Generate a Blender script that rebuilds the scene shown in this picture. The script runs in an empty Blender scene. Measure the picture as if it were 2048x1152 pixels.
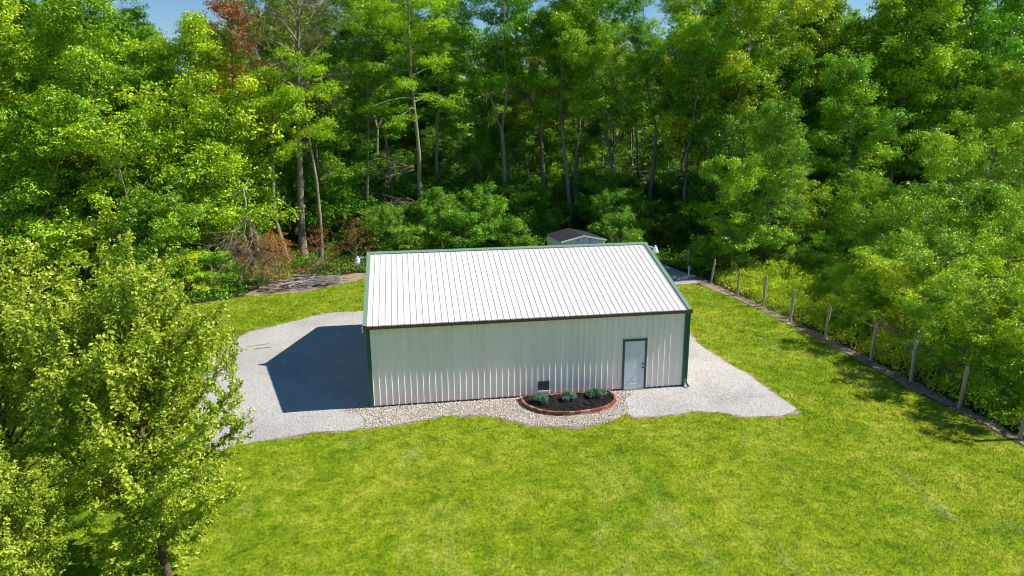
import bpy, bmesh, math, random
import numpy as np
from mathutils import Vector, Matrix

# ------------------------------------------------------------------ camera, world, sun
SC = bpy.context.scene
COL = SC.collection
cam_d = bpy.data.cameras.new("camera")
cam = bpy.data.objects.new("camera", cam_d)
COL.objects.link(cam)
cam_d.sensor_width = 36.0
cam_d.lens = 36.0 * 1360.48 / 2048.0
cam_d.clip_start = 0.1
cam_d.clip_end = 3000.0
yaw, pitch, roll = 0.1542, 0.2429, -0.0076
fw = Vector((math.sin(yaw) * math.cos(pitch), math.cos(yaw) * math.cos(pitch), -math.sin(pitch)))
rt = Vector((math.cos(yaw), -math.sin(yaw), 0))
up = rt.cross(fw)
r2 = rt * math.cos(roll) + up * math.sin(roll)
u2 = -rt * math.sin(roll) + up * math.cos(roll)
m = Matrix((r2, u2, -fw)).transposed().to_4x4()
m.translation = Vector((1.5823, -23.9967, 10.3608))
cam.matrix_world = m
SC.camera = cam

SUN_EL = math.radians(46.0)
SAZ = 0.09                      # the sun stands almost along +x, a little to the front
sun_dir = Vector((math.cos(SAZ) * math.cos(SUN_EL), -math.sin(SAZ) * math.cos(SUN_EL), math.sin(SUN_EL)))
sd = bpy.data.lights.new("sun", 'SUN')
sd.energy = 5.0
sd.angle = math.radians(0.5)
sd.color = (1.0, 0.93, 0.82)
sun = bpy.data.objects.new("sun", sd)
COL.objects.link(sun)
sun.rotation_euler = sun_dir.to_track_quat('Z', 'Y').to_euler()

world = bpy.data.worlds.new("World")
SC.world = world
world.use_nodes = True
wn = world.node_tree
wn.nodes.clear()
sky = wn.nodes.new("ShaderNodeTexSky")
sky.sky_type = 'NISHITA'
sky.sun_disc = False
sky.sun_elevation = SUN_EL
sky.sun_rotation = math.radians(90) + SAZ
sky.air_density = 1.0
sky.dust_density = 0.1
sky.ozone_density = 2.0
bgn = wn.nodes.new("ShaderNodeBackground")
bgn.inputs["Strength"].default_value = 0.078
won = wn.nodes.new("ShaderNodeOutputWorld")
shs = wn.nodes.new("ShaderNodeHueSaturation")
shs.inputs["Saturation"].default_value = 1.3
wn.links.new(sky.outputs[0], shs.inputs["Color"])
wn.links.new(shs.outputs[0], bgn.inputs["Color"])
wn.links.new(bgn.outputs[0], won.inputs["Surface"])

SC.view_settings.view_transform = 'Standard'
SC.view_settings.look = 'None'
SC.view_settings.exposure = 0.58
SC.view_settings.gamma = 1.0
SC.view_settings.use_curve_mapping = False
SC.render.engine = 'CYCLES'
SC.cycles.max_bounces = 6
SC.cycles.diffuse_bounces = 3
SC.cycles.glossy_bounces = 2
SC.cycles.transmission_bounces = 4
SC.cycles.sample_clamp_indirect = 3.0
SC.cycles.use_denoising = True
SC.cycles.filter_width = 1.05

# ------------------------------------------------------------------ materials
def new_mat(name):
    mt = bpy.data.materials.new(name)
    mt.use_nodes = True
    nt = mt.node_tree
    nt.nodes.clear()
    out = nt.nodes.new("ShaderNodeOutputMaterial")
    return mt, nt, out

def ramp(nt, stops, fac=None, interp='LINEAR'):
    r = nt.nodes.new("ShaderNodeValToRGB")
    r.color_ramp.interpolation = interp
    els = r.color_ramp.elements
    while len(els) < len(stops):
        els.new(0.5)
    for e, (p, c) in zip(els, stops):
        e.position = p
        e.color = (c[0], c[1], c[2], 1)
    if fac is not None:
        nt.links.new(fac, r.inputs[0])
    return r

def noise(nt, vec, scale, detail=4, rough=0.55, dist=0.0):
    n = nt.nodes.new("ShaderNodeTexNoise")
    n.inputs["Scale"].default_value = scale
    n.inputs["Detail"].default_value = detail
    n.inputs["Roughness"].default_value = rough
    n.inputs["Distortion"].default_value = dist
    if vec is not None:
        nt.links.new(vec, n.inputs["Vector"])
    return n

def mix(nt, a, b, fac, mode='MIX'):
    mx = nt.nodes.new("ShaderNodeMix")
    mx.data_type = 'RGBA'
    mx.blend_type = mode
    for sock, v in ((mx.inputs[0], fac), (mx.inputs[6], a), (mx.inputs[7], b)):
        if isinstance(v, (int, float)):
            sock.default_value = v
        elif isinstance(v, tuple):
            sock.default_value = (v[0], v[1], v[2], 1)
        else:
            nt.links.new(v, sock)
    return mx.outputs[2]

def bump(nt, h, strength, dist=0.02):
    b = nt.nodes.new("ShaderNodeBump")
    b.inputs["Strength"].default_value = strength
    b.inputs["Distance"].default_value = dist
    nt.links.new(h, b.inputs["Height"])
    return b.outputs[0]

def pos(nt):
    return nt.nodes.new("ShaderNodeNewGeometry").outputs["Position"]

def objc(nt):
    return nt.nodes.new("ShaderNodeTexCoord").outputs["Object"]

def mapping(nt, vec, scale=(1, 1, 1), rot=(0, 0, 0)):
    mp = nt.nodes.new("ShaderNodeMapping")
    mp.inputs["Scale"].default_value = scale
    mp.inputs["Rotation"].default_value = rot
    nt.links.new(vec, mp.inputs["Vector"])
    return mp.outputs[0]

def princ(nt, out, color, rough=0.6, spec=0.4, metallic=0.0, normal=None):
    p = nt.nodes.new("ShaderNodeBsdfPrincipled")
    if isinstance(color, tuple):
        p.inputs["Base Color"].default_value = (*color[:3], 1)
    else:
        nt.links.new(color, p.inputs["Base Color"])
    p.inputs["Roughness"].default_value = rough
    p.inputs["Metallic"].default_value = metallic
    p.inputs["Specular IOR Level"].default_value = spec
    if normal is not None:
        nt.links.new(normal, p.inputs["Normal"])
    nt.links.new(p.outputs[0], out.inputs["Surface"])
    return p

def leaf_mat(name, c_dark, c_mid, c_light, trans=0.16, rough=0.42, spec=0.45, boost=1.5, hue=0.013):
    mt, nt, out = new_mat(name)
    at = nt.nodes.new("ShaderNodeAttribute")
    at.attribute_name = "tint"
    oi = nt.nodes.new("ShaderNodeObjectInfo")
    r = ramp(nt, [(0.0, c_dark), (0.5, c_mid), (1.0, c_light)], at.outputs["Fac"])
    # every copy of a tree gets its own slight hue, and the object's own colour as a tint
    hsv = nt.nodes.new("ShaderNodeHueSaturation")
    mr = nt.nodes.new("ShaderNodeMapRange")
    mr.inputs[3].default_value = 0.5 - hue
    mr.inputs[4].default_value = 0.5 + hue
    nt.links.new(oi.outputs["Random"], mr.inputs[0])
    nt.links.new(mr.outputs[0], hsv.inputs["Hue"])
    nt.links.new(r.outputs[0], hsv.inputs["Color"])
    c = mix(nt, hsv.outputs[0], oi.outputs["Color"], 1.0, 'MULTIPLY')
    p = nt.nodes.new("ShaderNodeBsdfPrincipled")
    p.inputs["Roughness"].default_value = rough
    p.inputs["Specular IOR Level"].default_value = spec
    nt.links.new(c, p.inputs["Base Color"])
    tr = nt.nodes.new("ShaderNodeBsdfTranslucent")
    ct = mix(nt, c, (boost, boost * 1.05, boost * 0.35), 1.0, 'MULTIPLY')
    nt.links.new(ct, tr.inputs["Color"])
    ms = nt.nodes.new("ShaderNodeMixShader")
    ms.inputs[0].default_value = trans
    nt.links.new(p.outputs[0], ms.inputs[1])
    nt.links.new(tr.outputs[0], ms.inputs[2])
    nt.links.new(ms.outputs[0], out.inputs["Surface"])
    return mt

def bark_mat(name, c1, c2, sc=1.0):
    mt, nt, out = new_mat(name)
    v = mapping(nt, objc(nt), (6 * sc, 6 * sc, 1.2 * sc))
    n = noise(nt, v, 3.0, 6, 0.65)
    n2 = noise(nt, objc(nt), 0.6, 3)
    r = ramp(nt, [(0.3, c1), (0.7, c2)], n.outputs[0])
    r2 = ramp(nt, [(0.3, (0.6, 0.62, 0.55)), (0.7, (1.1, 1.08, 1.05))], n2.outputs[0])
    c = mix(nt, r.outputs[0], r2.outputs[0], 1.0, 'MULTIPLY')
    princ(nt, out, c, 0.9, 0.15, normal=bump(nt, n.outputs[0], 0.8, 0.04))
    return mt

def plain(name, c, rough=0.5, spec=0.4, metallic=0.0, var=0.12, vs=3.0, bmp=0.0):
    mt, nt, out = new_mat(name)
    n = noise(nt, objc(nt), vs, 5)
    a = tuple(x * (1 - var) for x in c)
    b = tuple(min(1, x * (1 + var)) for x in c)
    r = ramp(nt, [(0.3, a), (0.7, b)], n.outputs[0])
    nm = bump(nt, n.outputs[0], bmp, 0.01) if bmp else None
    princ(nt, out, r.outputs[0], rough, spec, metallic, nm)
    return mt

def lawn_color(nt):
    """Mown turf: yellow-green with lusher and drier patches at several sizes."""
    p = pos(nt)
    big = noise(nt, p, 0.14, 3, 0.5, 0.4)
    mid = noise(nt, p, 0.55, 5, 0.65, 0.8)
    sm = noise(nt, p, 2.3, 5, 0.7, 0.5)
    lane = mapping(nt, p, (1.0, 0.30, 1.0), (0, 0, math.radians(38)))
    ln = noise(nt, lane, 0.85, 6, 0.72, 0.8)
    fine = noise(nt, p, 9.0, 3, 0.7)
    c = ramp(nt, [(0.33, (0.18, 0.31, 0.008)), (0.5, (0.28, 0.385, 0.009)), (0.66, (0.39, 0.44, 0.02))], big.outputs[0]).outputs[0]
    c2 = ramp(nt, [(0.34, (0.10, 0.235, 0.006)), (0.5, (0.27, 0.385, 0.010)), (0.68, (0.46, 0.49, 0.05))], mid.outputs[0]).outputs[0]
    c = mix(nt, c, c2, 0.55)
    c3 = ramp(nt, [(0.34, (0.42, 0.58, 0.45)), (0.5, (1.0, 1.0, 1.0)), (0.66, (1.5, 1.35, 2.6))], sm.outputs[0]).outputs[0]
    c = mix(nt, c, c3, 0.75, 'MULTIPLY')
    dry = ramp(nt, [(0.57, (0, 0, 0)), (0.70, (0.32, 0.32, 0.32))], ln.outputs[0]).outputs[0]
    c = mix(nt, c, (0.54, 0.54, 0.19), dry)
    tp = noise(nt, p, 0.95, 6, 0.75, 0.3)
    tan = ramp(nt, [(0.645, (0, 0, 0)), (0.70, (0.75, 0.75, 0.75))], tp.outputs[0]).outputs[0]
    c = mix(nt, c, (0.50, 0.43, 0.20), tan)
    f = ramp(nt, [(0.3, (0.52, 0.60, 0.55)), (0.7, (1.36, 1.28, 1.5))], fine.outputs[0]).outputs[0]
    return mix(nt, c, f, 1.0, 'MULTIPLY'), fine

def lawn_mat():
    mt, nt, out = new_mat("turf")
    c, fine = lawn_color(nt)
    c = mix(nt, c, (0.8, 0.8, 0.8), 1.0, 'MULTIPLY')
    f2 = noise(nt, pos(nt), 40.0, 3, 0.7)
    princ(nt, out, c, 0.95, 0.1, normal=bump(nt, f2.outputs[0], 0.9, 0.03))
    return mt

def blade_mat():
    mt, nt, out = new_mat("grass_blade")
    c, fine = lawn_color(nt)
    at = nt.nodes.new("ShaderNodeAttribute")
    at.attribute_name = "tint"
    t = ramp(nt, [(0.0, (0.50, 0.66, 0.5)), (0.55, (1.08, 1.05, 1.0)), (1.0, (1.75, 1.5, 4.0))], at.outputs["Fac"]).outputs[0]
    c = mix(nt, c, t, 1.0, 'MULTIPLY')
    p = nt.nodes.new("ShaderNodeBsdfPrincipled")
    p.inputs["Roughness"].default_value = 0.6
    p.inputs["Specular IOR Level"].default_value = 0.2
    nt.links.new(c, p.inputs["Base Color"])
    tr = nt.nodes.new("ShaderNodeBsdfTranslucent")
    nt.links.new(c, tr.inputs["Color"])
    ms = nt.nodes.new("ShaderNodeMixShader")
    ms.inputs[0].default_value = 0.35
    nt.links.new(p.outputs[0], ms.inputs[1])
    nt.links.new(tr.outputs[0], ms.inputs[2])
    nt.links.new(ms.outputs[0], out.inputs["Surface"])
    return mt

def stone_mat(name, scale, cols, gap, warp=0.3, bs=0.9, patch=None):
    mt, nt, out = new_mat(name)
    p = pos(nt)
    vo = nt.nodes.new("ShaderNodeTexVoronoi")
    vo.inputs["Scale"].default_value = scale
    nt.links.new(p, vo.inputs["Vector"])
    sep = nt.nodes.new("ShaderNodeSeparateColor")
    nt.links.new(vo.outputs["Color"], sep.inputs[0])
    n = len(cols)
    r = ramp(nt, [(i / max(1, n - 1), c) for i, c in enumerate(cols)], sep.outputs[0])
    g = ramp(nt, [(0.35, (1, 1, 1)), (0.75, gap)], vo.outputs["Distance"])
    c = mix(nt, r.outputs[0], g.outputs[0], 1.0, 'MULTIPLY')
    big = noise(nt, p, 0.35, 5, 0.6, 0.5)
    rb = ramp(nt, [(0.35, (0.84, 0.83, 0.82)), (0.55, (1.0, 1.0, 1.0)), (0.68, (1.06, 1.06, 1.06))], big.outputs[0])
    c = mix(nt, c, rb.outputs[0], 1.0, 'MULTIPLY')
    speck = noise(nt, p, 7.0, 4, 0.8)
    rs = ramp(nt, [(0.33, (0.62, 0.6, 0.56)), (0.42, (1, 1, 1))], speck.outputs[0])
    c = mix(nt, c, rs.outputs[0], 1.0, 'MULTIPLY')
    inv = nt.nodes.new("ShaderNodeMath")
    inv.operation = 'SUBTRACT'
    inv.inputs[0].default_value = 1.0
    nt.links.new(vo.outputs["Distance"], inv.inputs[1])
    princ(nt, out, c, 0.85, 0.25, normal=bump(nt, inv.outputs[0], bs, 0.6 / scale))
    return mt

def metal_panel(name, c, dirt=0.0, rough=0.38):
    """Painted steel sheeting, slightly oil-canned, rain-streaked and splashed near the ground."""
    mt, nt, out = new_mat(name)
    o = objc(nt)
    v = mapping(nt, o, (1.6, 1.6, 0.16))
    n = noise(nt, v, 1.6, 5, 0.6)
    can = noise(nt, o, 0.8, 2)
    r = ramp(nt, [(0.25, tuple(x * 0.88 for x in c)), (0.6, c), (0.9, tuple(min(0.9, x * 1.03) for x in c))], n.outputs[0])
    col = r.outputs[0]
    if dirt:
        sep = nt.nodes.new("ShaderNodeSeparateXYZ")
        nt.links.new(o, sep.inputs[0])
        mr = nt.nodes.new("ShaderNodeMapRange")
        mr.inputs[1].default_value = 0.0
        mr.inputs[2].default_value = 0.75
        mr.inputs[3].default_value = dirt
        mr.inputs[4].default_value = 0.0
        nt.links.new(sep.outputs[2], mr.inputs[0])
        dn = noise(nt, o, 2.5, 5, 0.7)
        mm = nt.nodes.new("ShaderNodeMath")
        mm.operation = 'MULTIPLY'
        nt.links.new(mr.outputs[0], mm.inputs[0])
        nt.links.new(dn.outputs[0], mm.inputs[1])
        col = mix(nt, col, (0.55, 0.42, 0.31), mm.outputs[0])
    princ(nt, out, col, rough, 0.45, normal=bump(nt, can.outputs[0], 0.12, 0.05))
    return mt

M = {}
M['turf'] = lawn_mat()
M['blade'] = blade_mat()
M['gravel'] = stone_mat("crushed_limestone", 29, [(0.38, 0.37, 0.355), (0.53, 0.52, 0.505), (0.62, 0.61, 0.59), (0.45, 0.44, 0.425), (0.70, 0.69, 0.67)], (0.55, 0.54, 0.52))
M['river'] = stone_mat("river_stone_bed", 17, [(0.50, 0.43, 0.36), (0.62, 0.56, 0.49), (0.75, 0.72, 0.68), (0.40, 0.33, 0.27), (0.80, 0.78, 0.74)], (0.28, 0.25, 0.21), bs=1.0)
M['stone'] = None
M['wall'] = metal_panel("cream_wall_steel", (0.90, 0.84, 0.80), dirt=0.7)
M['roof'] = metal_panel("white_roof_steel", (0.63, 0.615, 0.595), rough=0.42)
M['green_light'] = metal_panel("sage_green_trim", (0.17, 0.27, 0.185), rough=0.4)
M['green'] = metal_panel("dark_green_trim", (0.018, 0.105, 0.062), rough=0.35)
M['brown'] = metal_panel("brown_gutter_steel", (0.075, 0.056, 0.05), rough=0.45)
M['door'] = metal_panel("white_door_paint", (0.66, 0.70, 0.76), rough=0.35)
M['door_frame'] = plain("charcoal_green_frame", (0.055, 0.075, 0.07), 0.5)
M['black'] = plain("black_rubber", (0.028, 0.028, 0.028), 0.6)
M['screen'] = plain("grey_flap", (0.10, 0.09, 0.085), 0.7, bmp=0.3, vs=20)
M['steel'] = plain("dull_steel", (0.42, 0.42, 0.42), 0.35, metallic=0.8)
M['white'] = plain("white_painted_metal", (0.74, 0.76, 0.80), 0.4)
M['lens'] = plain("clear_plastic_lens", (0.62, 0.66, 0.70), 0.15, 0.6)
M['mulch'] = None
M['wood'] = bark_mat("weathered_post_wood", (0.30, 0.25, 0.20), (0.60, 0.54, 0.46), 2.0)
M['plank'] = bark_mat("pale_plank", (0.42, 0.36, 0.28), (0.6, 0.54, 0.45), 2.0)
M['bark'] = bark_mat("grey_bark", (0.17, 0.145, 0.12), (0.44, 0.395, 0.335))
M['bark_dark'] = bark_mat("dark_bark", (0.035, 0.03, 0.024), (0.11, 0.095, 0.075))
M['bark_pear'] = bark_mat("pear_bark", (0.09, 0.065, 0.045), (0.24, 0.19, 0.14), 2.5)
M['dead'] = bark_mat("bare_dead_wood", (0.26, 0.20, 0.15), (0.50, 0.43, 0.34), 2.0)
M['log'] = bark_mat("sun_bleached_log", (0.13, 0.105, 0.10), (0.58, 0.53, 0.52), 1.5)
M['shed_roof'] = None

M['leaf'] = leaf_mat("broadleaf_green", (0.065, 0.165, 0.006), (0.24, 0.42, 0.008), (0.54, 0.66, 0.03))
M['leaf_lime'] = leaf_mat("lime_leaflets", (0.20, 0.36, 0.008), (0.32, 0.50, 0.010), (0.46, 0.60, 0.02), trans=0.42)
M['leaf_red'] = leaf_mat("rust_red_leaves", (0.24, 0.05, 0.018), (0.50, 0.12, 0.04), (0.62, 0.21, 0.07))
M['leaf_brown'] = leaf_mat("dry_brown_leaves", (0.15, 0.080, 0.028), (0.36, 0.185, 0.05), (0.56, 0.33, 0.09), boost=1.1)
M['leaf_mauve'] = leaf_mat("thin_mauve_green_leaves", (0.075, 0.10, 0.03), (0.20, 0.15, 0.11), (0.22, 0.36, 0.06))
M['leaf_pear'] = leaf_mat("glossy_pear_leaves", (0.11, 0.20, 0.010), (0.31, 0.42, 0.018), (0.62, 0.66, 0.11), trans=0.30, rough=0.42, spec=0.45, hue=0.0)
M['leaf_blue'] = leaf_mat("blue_green_needles", (0.04, 0.13, 0.07), (0.10, 0.25, 0.14), (0.22, 0.40, 0.24), trans=0.1, boost=1.0)

def mulch_mat():
    mt, nt, out = new_mat("black_mulch")
    p = pos(nt)
    n = noise(nt, mapping(nt, p, (1, 2.2, 1)), 22, 5, 0.8, 1.0)
    r = ramp(nt, [(0.35, (0.008, 0.008, 0.009)), (0.6, (0.035, 0.032, 0.032)), (0.75, (0.11, 0.10, 0.095))], n.outputs[0])
    princ(nt, out, r.outputs[0], 0.85, 0.3, normal=bump(nt, n.outputs[0], 1.0, 0.05))
    return mt
M['mulch'] = mulch_mat()

def brick_mat():
    mt, nt, out = new_mat("red_brick_edging")
    at = nt.nodes.new("ShaderNodeAttribute")
    at.attribute_name = "tint"
    n = noise(nt, objc(nt), 14, 5, 0.7)
    r = ramp(nt, [(0.0, (0.20, 0.075, 0.045)), (0.5, (0.34, 0.135, 0.08)), (1.0, (0.50, 0.27, 0.18))], at.outputs["Fac"])
    r2 = ramp(nt, [(0.3, (0.7, 0.7, 0.7)), (0.7, (1.15, 1.15, 1.15))], n.outputs[0])
    c = mix(nt, r.outputs[0], r2.outputs[0], 1.0, 'MULTIPLY')
    princ(nt, out, c, 0.85, 0.2, normal=bump(nt, n.outputs[0], 0.5, 0.01))
    return mt
M['brick'] = brick_mat()

def shed_roof_mat():
    mt, nt, out = new_mat("dark_shed_roof_with_litter")
    n = noise(nt, mapping(nt, objc(nt), (1, 0.6, 1)), 2.2, 5, 0.7)
    r = ramp(nt, [(0.42, (0.016, 0.018, 0.024)), (0.64, (0.026, 0.026, 0.032)), (0.76, (0.10, 0.08, 0.075))], n.outputs[0])
    princ(nt, out, r.outputs[0], 0.8, 0.3, normal=bump(nt, n.outputs[0], 0.4, 0.03))
    return mt
M['shed_roof'] = shed_roof_mat()

def floor_mat():
    mt, nt, out = new_mat("leaf_litter_ground")
    p = pos(nt)
    n = noise(nt, p, 0.5, 6, 0.7)
    f = noise(nt, p, 12, 5, 0.8)
    c = ramp(nt, [(0.35, (0.035, 0.055, 0.014)), (0.55, (0.05, 0.045, 0.025)), (0.7, (0.05, 0.055, 0.025))], n.outputs[0]).outputs[0]
    c2 = ramp(nt, [(0.3, (0.5, 0.5, 0.5)), (0.7, (1.5, 1.45, 1.4))], f.outputs[0]).outputs[0]
    c = mix(nt, c, c2, 1.0, 'MULTIPLY')
    princ(nt, out, c, 0.95, 0.1, normal=bump(nt, f.outputs[0], 0.9, 0.08))
    return mt
M['floor'] = floor_mat()

def dirt_mat():
    mt, nt, out = new_mat("bare_soil_with_chips")
    p = pos(nt)
    n = noise(nt, p, 3.0, 6, 0.75)
    f = noise(nt, p, 25, 4, 0.8)
    c = ramp(nt, [(0.3, (0.17, 0.115, 0.07)), (0.5, (0.34, 0.26, 0.185)), (0.72, (0.55, 0.47, 0.38))], n.outputs[0]).outputs[0]
    c2 = ramp(nt, [(0.3, (0.6, 0.6, 0.6)), (0.7, (1.25, 1.25, 1.25))], f.outputs[0]).outputs[0]
    c = mix(nt, c, c2, 1.0, 'MULTIPLY')
    princ(nt, out, c, 0.95, 0.1, normal=bump(nt, f.outputs[0], 0.9, 0.04))
    return mt
M['dirt'] = dirt_mat()

def pebble_mat():
    mt, nt, out = new_mat("rounded_pebble")
    at = nt.nodes.new("ShaderNodeAttribute")
    at.attribute_name = "tint"
    r = ramp(nt, [(0.0, (0.30, 0.22, 0.16)), (0.3, (0.52, 0.44, 0.36)), (0.6, (0.66, 0.61, 0.55)), (1.0, (0.80, 0.79, 0.77))], at.outputs["Fac"])
    princ(nt, out, r.outputs[0], 0.6, 0.3)
    return mt
M['stone'] = pebble_mat()

# ------------------------------------------------------------------ helpers
def tag(o, label=None, cat=None, group=None, kind=None):
    if label: o["label"] = label
    if cat: o["category"] = cat
    if group: o["group"] = group
    if kind: o["kind"] = kind
    return o

def empty(name, loc, rz=0.0):
    o = bpy.data.objects.new(name, None)
    COL.objects.link(o)
    o.location = loc
    o.rotation_euler = (0, 0, rz)
    o.empty_display_size = 0.2
    return o

def mesh_obj(name, me, mat, parent=None):
    o = bpy.data.objects.new(name, me)
    COL.objects.link(o)
    if mat is not None and len(me.materials) == 0:
        me.materials.append(mat)
    if parent is not None:
        o.parent = parent
    return o

def np_mesh(name, V, F3=None, F4=None, tint=None, smooth=False):
    """Fast mesh from arrays; F3 triangles, F4 quads; tint per vertex."""
    me = bpy.data.meshes.new(name)
    V = np.asarray(V, np.float32).reshape(-1, 3)
    parts, sizes = [], []
    if F3 is not None and len(F3):
        F3 = np.asarray(F3, np.int32).reshape(-1, 3)
        parts.append(F3.ravel()); sizes.append(np.full(len(F3), 3))
    if F4 is not None and len(F4):
        F4 = np.asarray(F4, np.int32).reshape(-1, 4)
        parts.append(F4.ravel()); sizes.append(np.full(len(F4), 4))
    loops = np.concatenate(parts); sz = np.concatenate(sizes)
    me.vertices.add(len(V)); me.vertices.foreach_set("co", V.ravel())
    me.loops.add(len(loops)); me.loops.foreach_set("vertex_index", loops.astype(np.int32))
    me.polygons.add(len(sz))
    st = np.concatenate([[0], np.cumsum(sz)[:-1]]).astype(np.int32)
    me.polygons.foreach_set("loop_start", st)
    me.polygons.foreach_set("use_smooth", np.full(len(sz), smooth, dtype=bool))
    if tint is not None:
        a = me.attributes.new("tint", 'FLOAT', 'POINT')
        a.data.foreach_set("value", np.asarray(tint, np.float32))
    me.update(calc_edges=True)
    me.validate()
    return me

class MB:
    """collects polygons into one mesh"""
    def __init__(self):
        self.v, self.f, self.t, self.smooth = [], [], [], []
        self.cur = 0.5
    def add(self, vs, fs, smooth=False):
        b = len(self.v)
        self.v += [tuple(x) for x in vs]
        self.t += [self.cur] * len(vs)
        for f in fs:
            self.f.append([b + i for i in f]); self.smooth.append(smooth)
        return self
    def box(self, x0, x1, y0, y1, z0, z1):
        vs = [(x, y, z) for z in (z0, z1) for y in (y0, y1) for x in (x0, x1)]
        return self.add(vs, [(0, 2, 3, 1), (4, 5, 7, 6), (0, 1, 5, 4), (2, 6, 7, 3), (0, 4, 6, 2), (1, 3, 7, 5)])
    def prism(self, outline, axis_from, axis_to, place):
        """outline in 2D, place(u, v, w) -> xyz; w runs from axis_from to axis_to"""
        n = len(outline)
        vs = [place(u, v, axis_from) for u, v in outline] + [place(u, v, axis_to) for u, v in outline]
        fs = [(i, (i + 1) % n, n + (i + 1) % n, n + i) for i in range(n)]
        fs += [tuple(range(n))[::-1], tuple(range(n, 2 * n))]
        return self.add(vs, fs)
    def tube(self, pts, radii, n=8, smooth=True, cap=True):
        pts = [Vector(p) for p in pts]
        vs, fs = [], []
        ref = Vector((0.31, 0.17, 0.93))
        for i, p in enumerate(pts):
            d = (pts[min(i + 1, len(pts) - 1)] - pts[max(i - 1, 0)])
            d.normalize()
            a = d.cross(ref if abs(d.dot(ref)) < 0.95 else Vector((1, 0, 0))); a.normalize()
            b = d.cross(a)
            r = radii[i] if hasattr(radii, '__len__') else radii
            for k in range(n):
                t = 2 * math.pi * k / n
                vs.append(p + a * (r * math.cos(t)) + b * (r * math.sin(t)))
        for i in range(len(pts) - 1):
            for k in range(n):
                fs.append((i * n + k, i * n + (k + 1) % n, (i + 1) * n + (k + 1) % n, (i + 1) * n + k))
        if cap:
            fs.append(tuple(range(n))[::-1])
            fs.append(tuple(range((len(pts) - 1) * n, len(pts) * n)))
        return self.add(vs, fs, smooth)
    def lathe(self, prof, c=(0, 0, 0), n=24):
        vs, fs = [], []
        for r, z in prof:
            for k in range(n):
                t = 2 * math.pi * k / n
                vs.append((c[0] + r * math.cos(t), c[1] + r * math.sin(t), c[2] + z))
        for i in range(len(prof) - 1):
            for k in range(n):
                fs.append((i * n + k, i * n + (k + 1) % n, (i + 1) * n + (k + 1) % n, (i + 1) * n + k))
        fs.append(tuple(range(n))[::-1]); fs.append(tuple(range((len(prof) - 1) * n, len(prof) * n)))
        return self.add(vs, fs, True)
    def build(self, name, mat, parent=None, bevel=0.0):
        me = bpy.data.meshes.new(name)
        me.from_pydata(self.v, [], self.f)
        me.polygons.foreach_set("use_smooth", self.smooth)
        a = me.attributes.new("tint", 'FLOAT', 'POINT')
        a.data.foreach_set("value", self.t)
        me.update()
        bm = bmesh.new(); bm.from_mesh(me)
        bmesh.ops.recalc_face_normals(bm, faces=bm.faces)
        bm.to_mesh(me); bm.free()
        if any(self.smooth):
            try:
                me.set_sharp_from_angle(angle=math.radians(45))
            except Exception:
                pass
        o = mesh_obj(name, me, mat, parent)
        if bevel:
            md = o.modifiers.new("bevel", 'BEVEL')
            md.width = bevel; md.segments = 2; md.limit_method = 'ANGLE'
        return o

# ------------------------------------------------------------------ ground sheets
def smooth_closed(pts, sub=6, amp=0.0, seed=0):
    """Catmull-Rom closed outline with small irregularities"""
    rr = random.Random(seed)
    n = len(pts); out = []
    for i in range(n):
        p0, p1, p2, p3 = [np.array(pts[(i + k - 1) % n], float) for k in range(4)]
        L = np.linalg.norm(p2 - p1)
        k = max(2, min(60, int(L * sub)))
        for j in range(k):
            t = j / k
            q = 0.5 * ((2 * p1) + (-p0 + p2) * t + (2 * p0 - 5 * p1 + 4 * p2 - p3) * t * t + (-p0 + 3 * p1 - 3 * p2 + p3) * t ** 3)
            if L > 20: q = p1 + (p2 - p1) * t
            q = q + np.array([rr.uniform(-amp, amp), rr.uniform(-amp, amp)])
            out.append((q[0], q[1]))
    return out

def sheet(name, outline, z, mat, label=None):
    bm = bmesh.new()
    vs = [bm.verts.new((x, y, z)) for x, y in outline]
    f = bm.faces.new(vs)
    if f.normal.z < 0: f.normal_flip()
    bm.normal_update()
    if f.normal.z < 0: f.normal_flip()
    bmesh.ops.triangulate(bm, faces=[f])
    me = bpy.data.meshes.new(name)
    bm.to_mesh(me); bm.free()
    o = mesh_obj(name, me, mat)
    o["kind"] = "structure"
    if label: o["label"] = label
    return o

L, W, HW, SL = 12.19, 10.47, 3.106, 0.3155

sheet("ground", [(-600, -300), (700, -300), (700, 900), (-600, 900)], 0.0, M['floor'], "dark leaf littered ground under the woods")
LAWN = smooth_closed([(-60, -60), (21.0, -60), (20.9, -10), (21.0, -6.4), (20.85, -3.4), (20.75, -0.9), (20.9, 2.5), (20.85, 6.8), (20.6, 11.3),
                      (20.0, 15.4), (19.2, 16.4), (17.5, 16.6), (15.5, 19), (12, 21.0), (8, 22.2), (3, 23.5), (-1.4, 22.6), (-2.9, 20.7), (-5.2, 19.1), (-7.3, 19.0),
                      (-8.6, 18.0), (-10.1, 17.2), (-14, 16.3), (-23, 18), (-60, 18)], 3, 0.05, 3)
sheet("lawn", LAWN, 0.004, M['turf'], "sunlit mown lawn around the metal building")
GL = smooth_closed([(0.3, 13.2), (-0.9, 13.5), (-2.96, 13.4), (-4.29, 12.4), (-5.63, 11.2), (-6.6, 10.3), (-7.2, 7.8), (-7.0, 4.5), (-6.5, 1.8), (-5.9, -1.2),
                    (-5.0, -2.45), (-3.88, -2.2), (-2.95, -2.0), (-1.67, -1.72), (-0.5, -1.8), (0.4, -1.2), (0.6, 0.5), (0.6, 6)], 6, 0.05, 5)
sheet("gravel_drive", GL, 0.008, M['gravel'], "pale crushed gravel apron left of the building")
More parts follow.
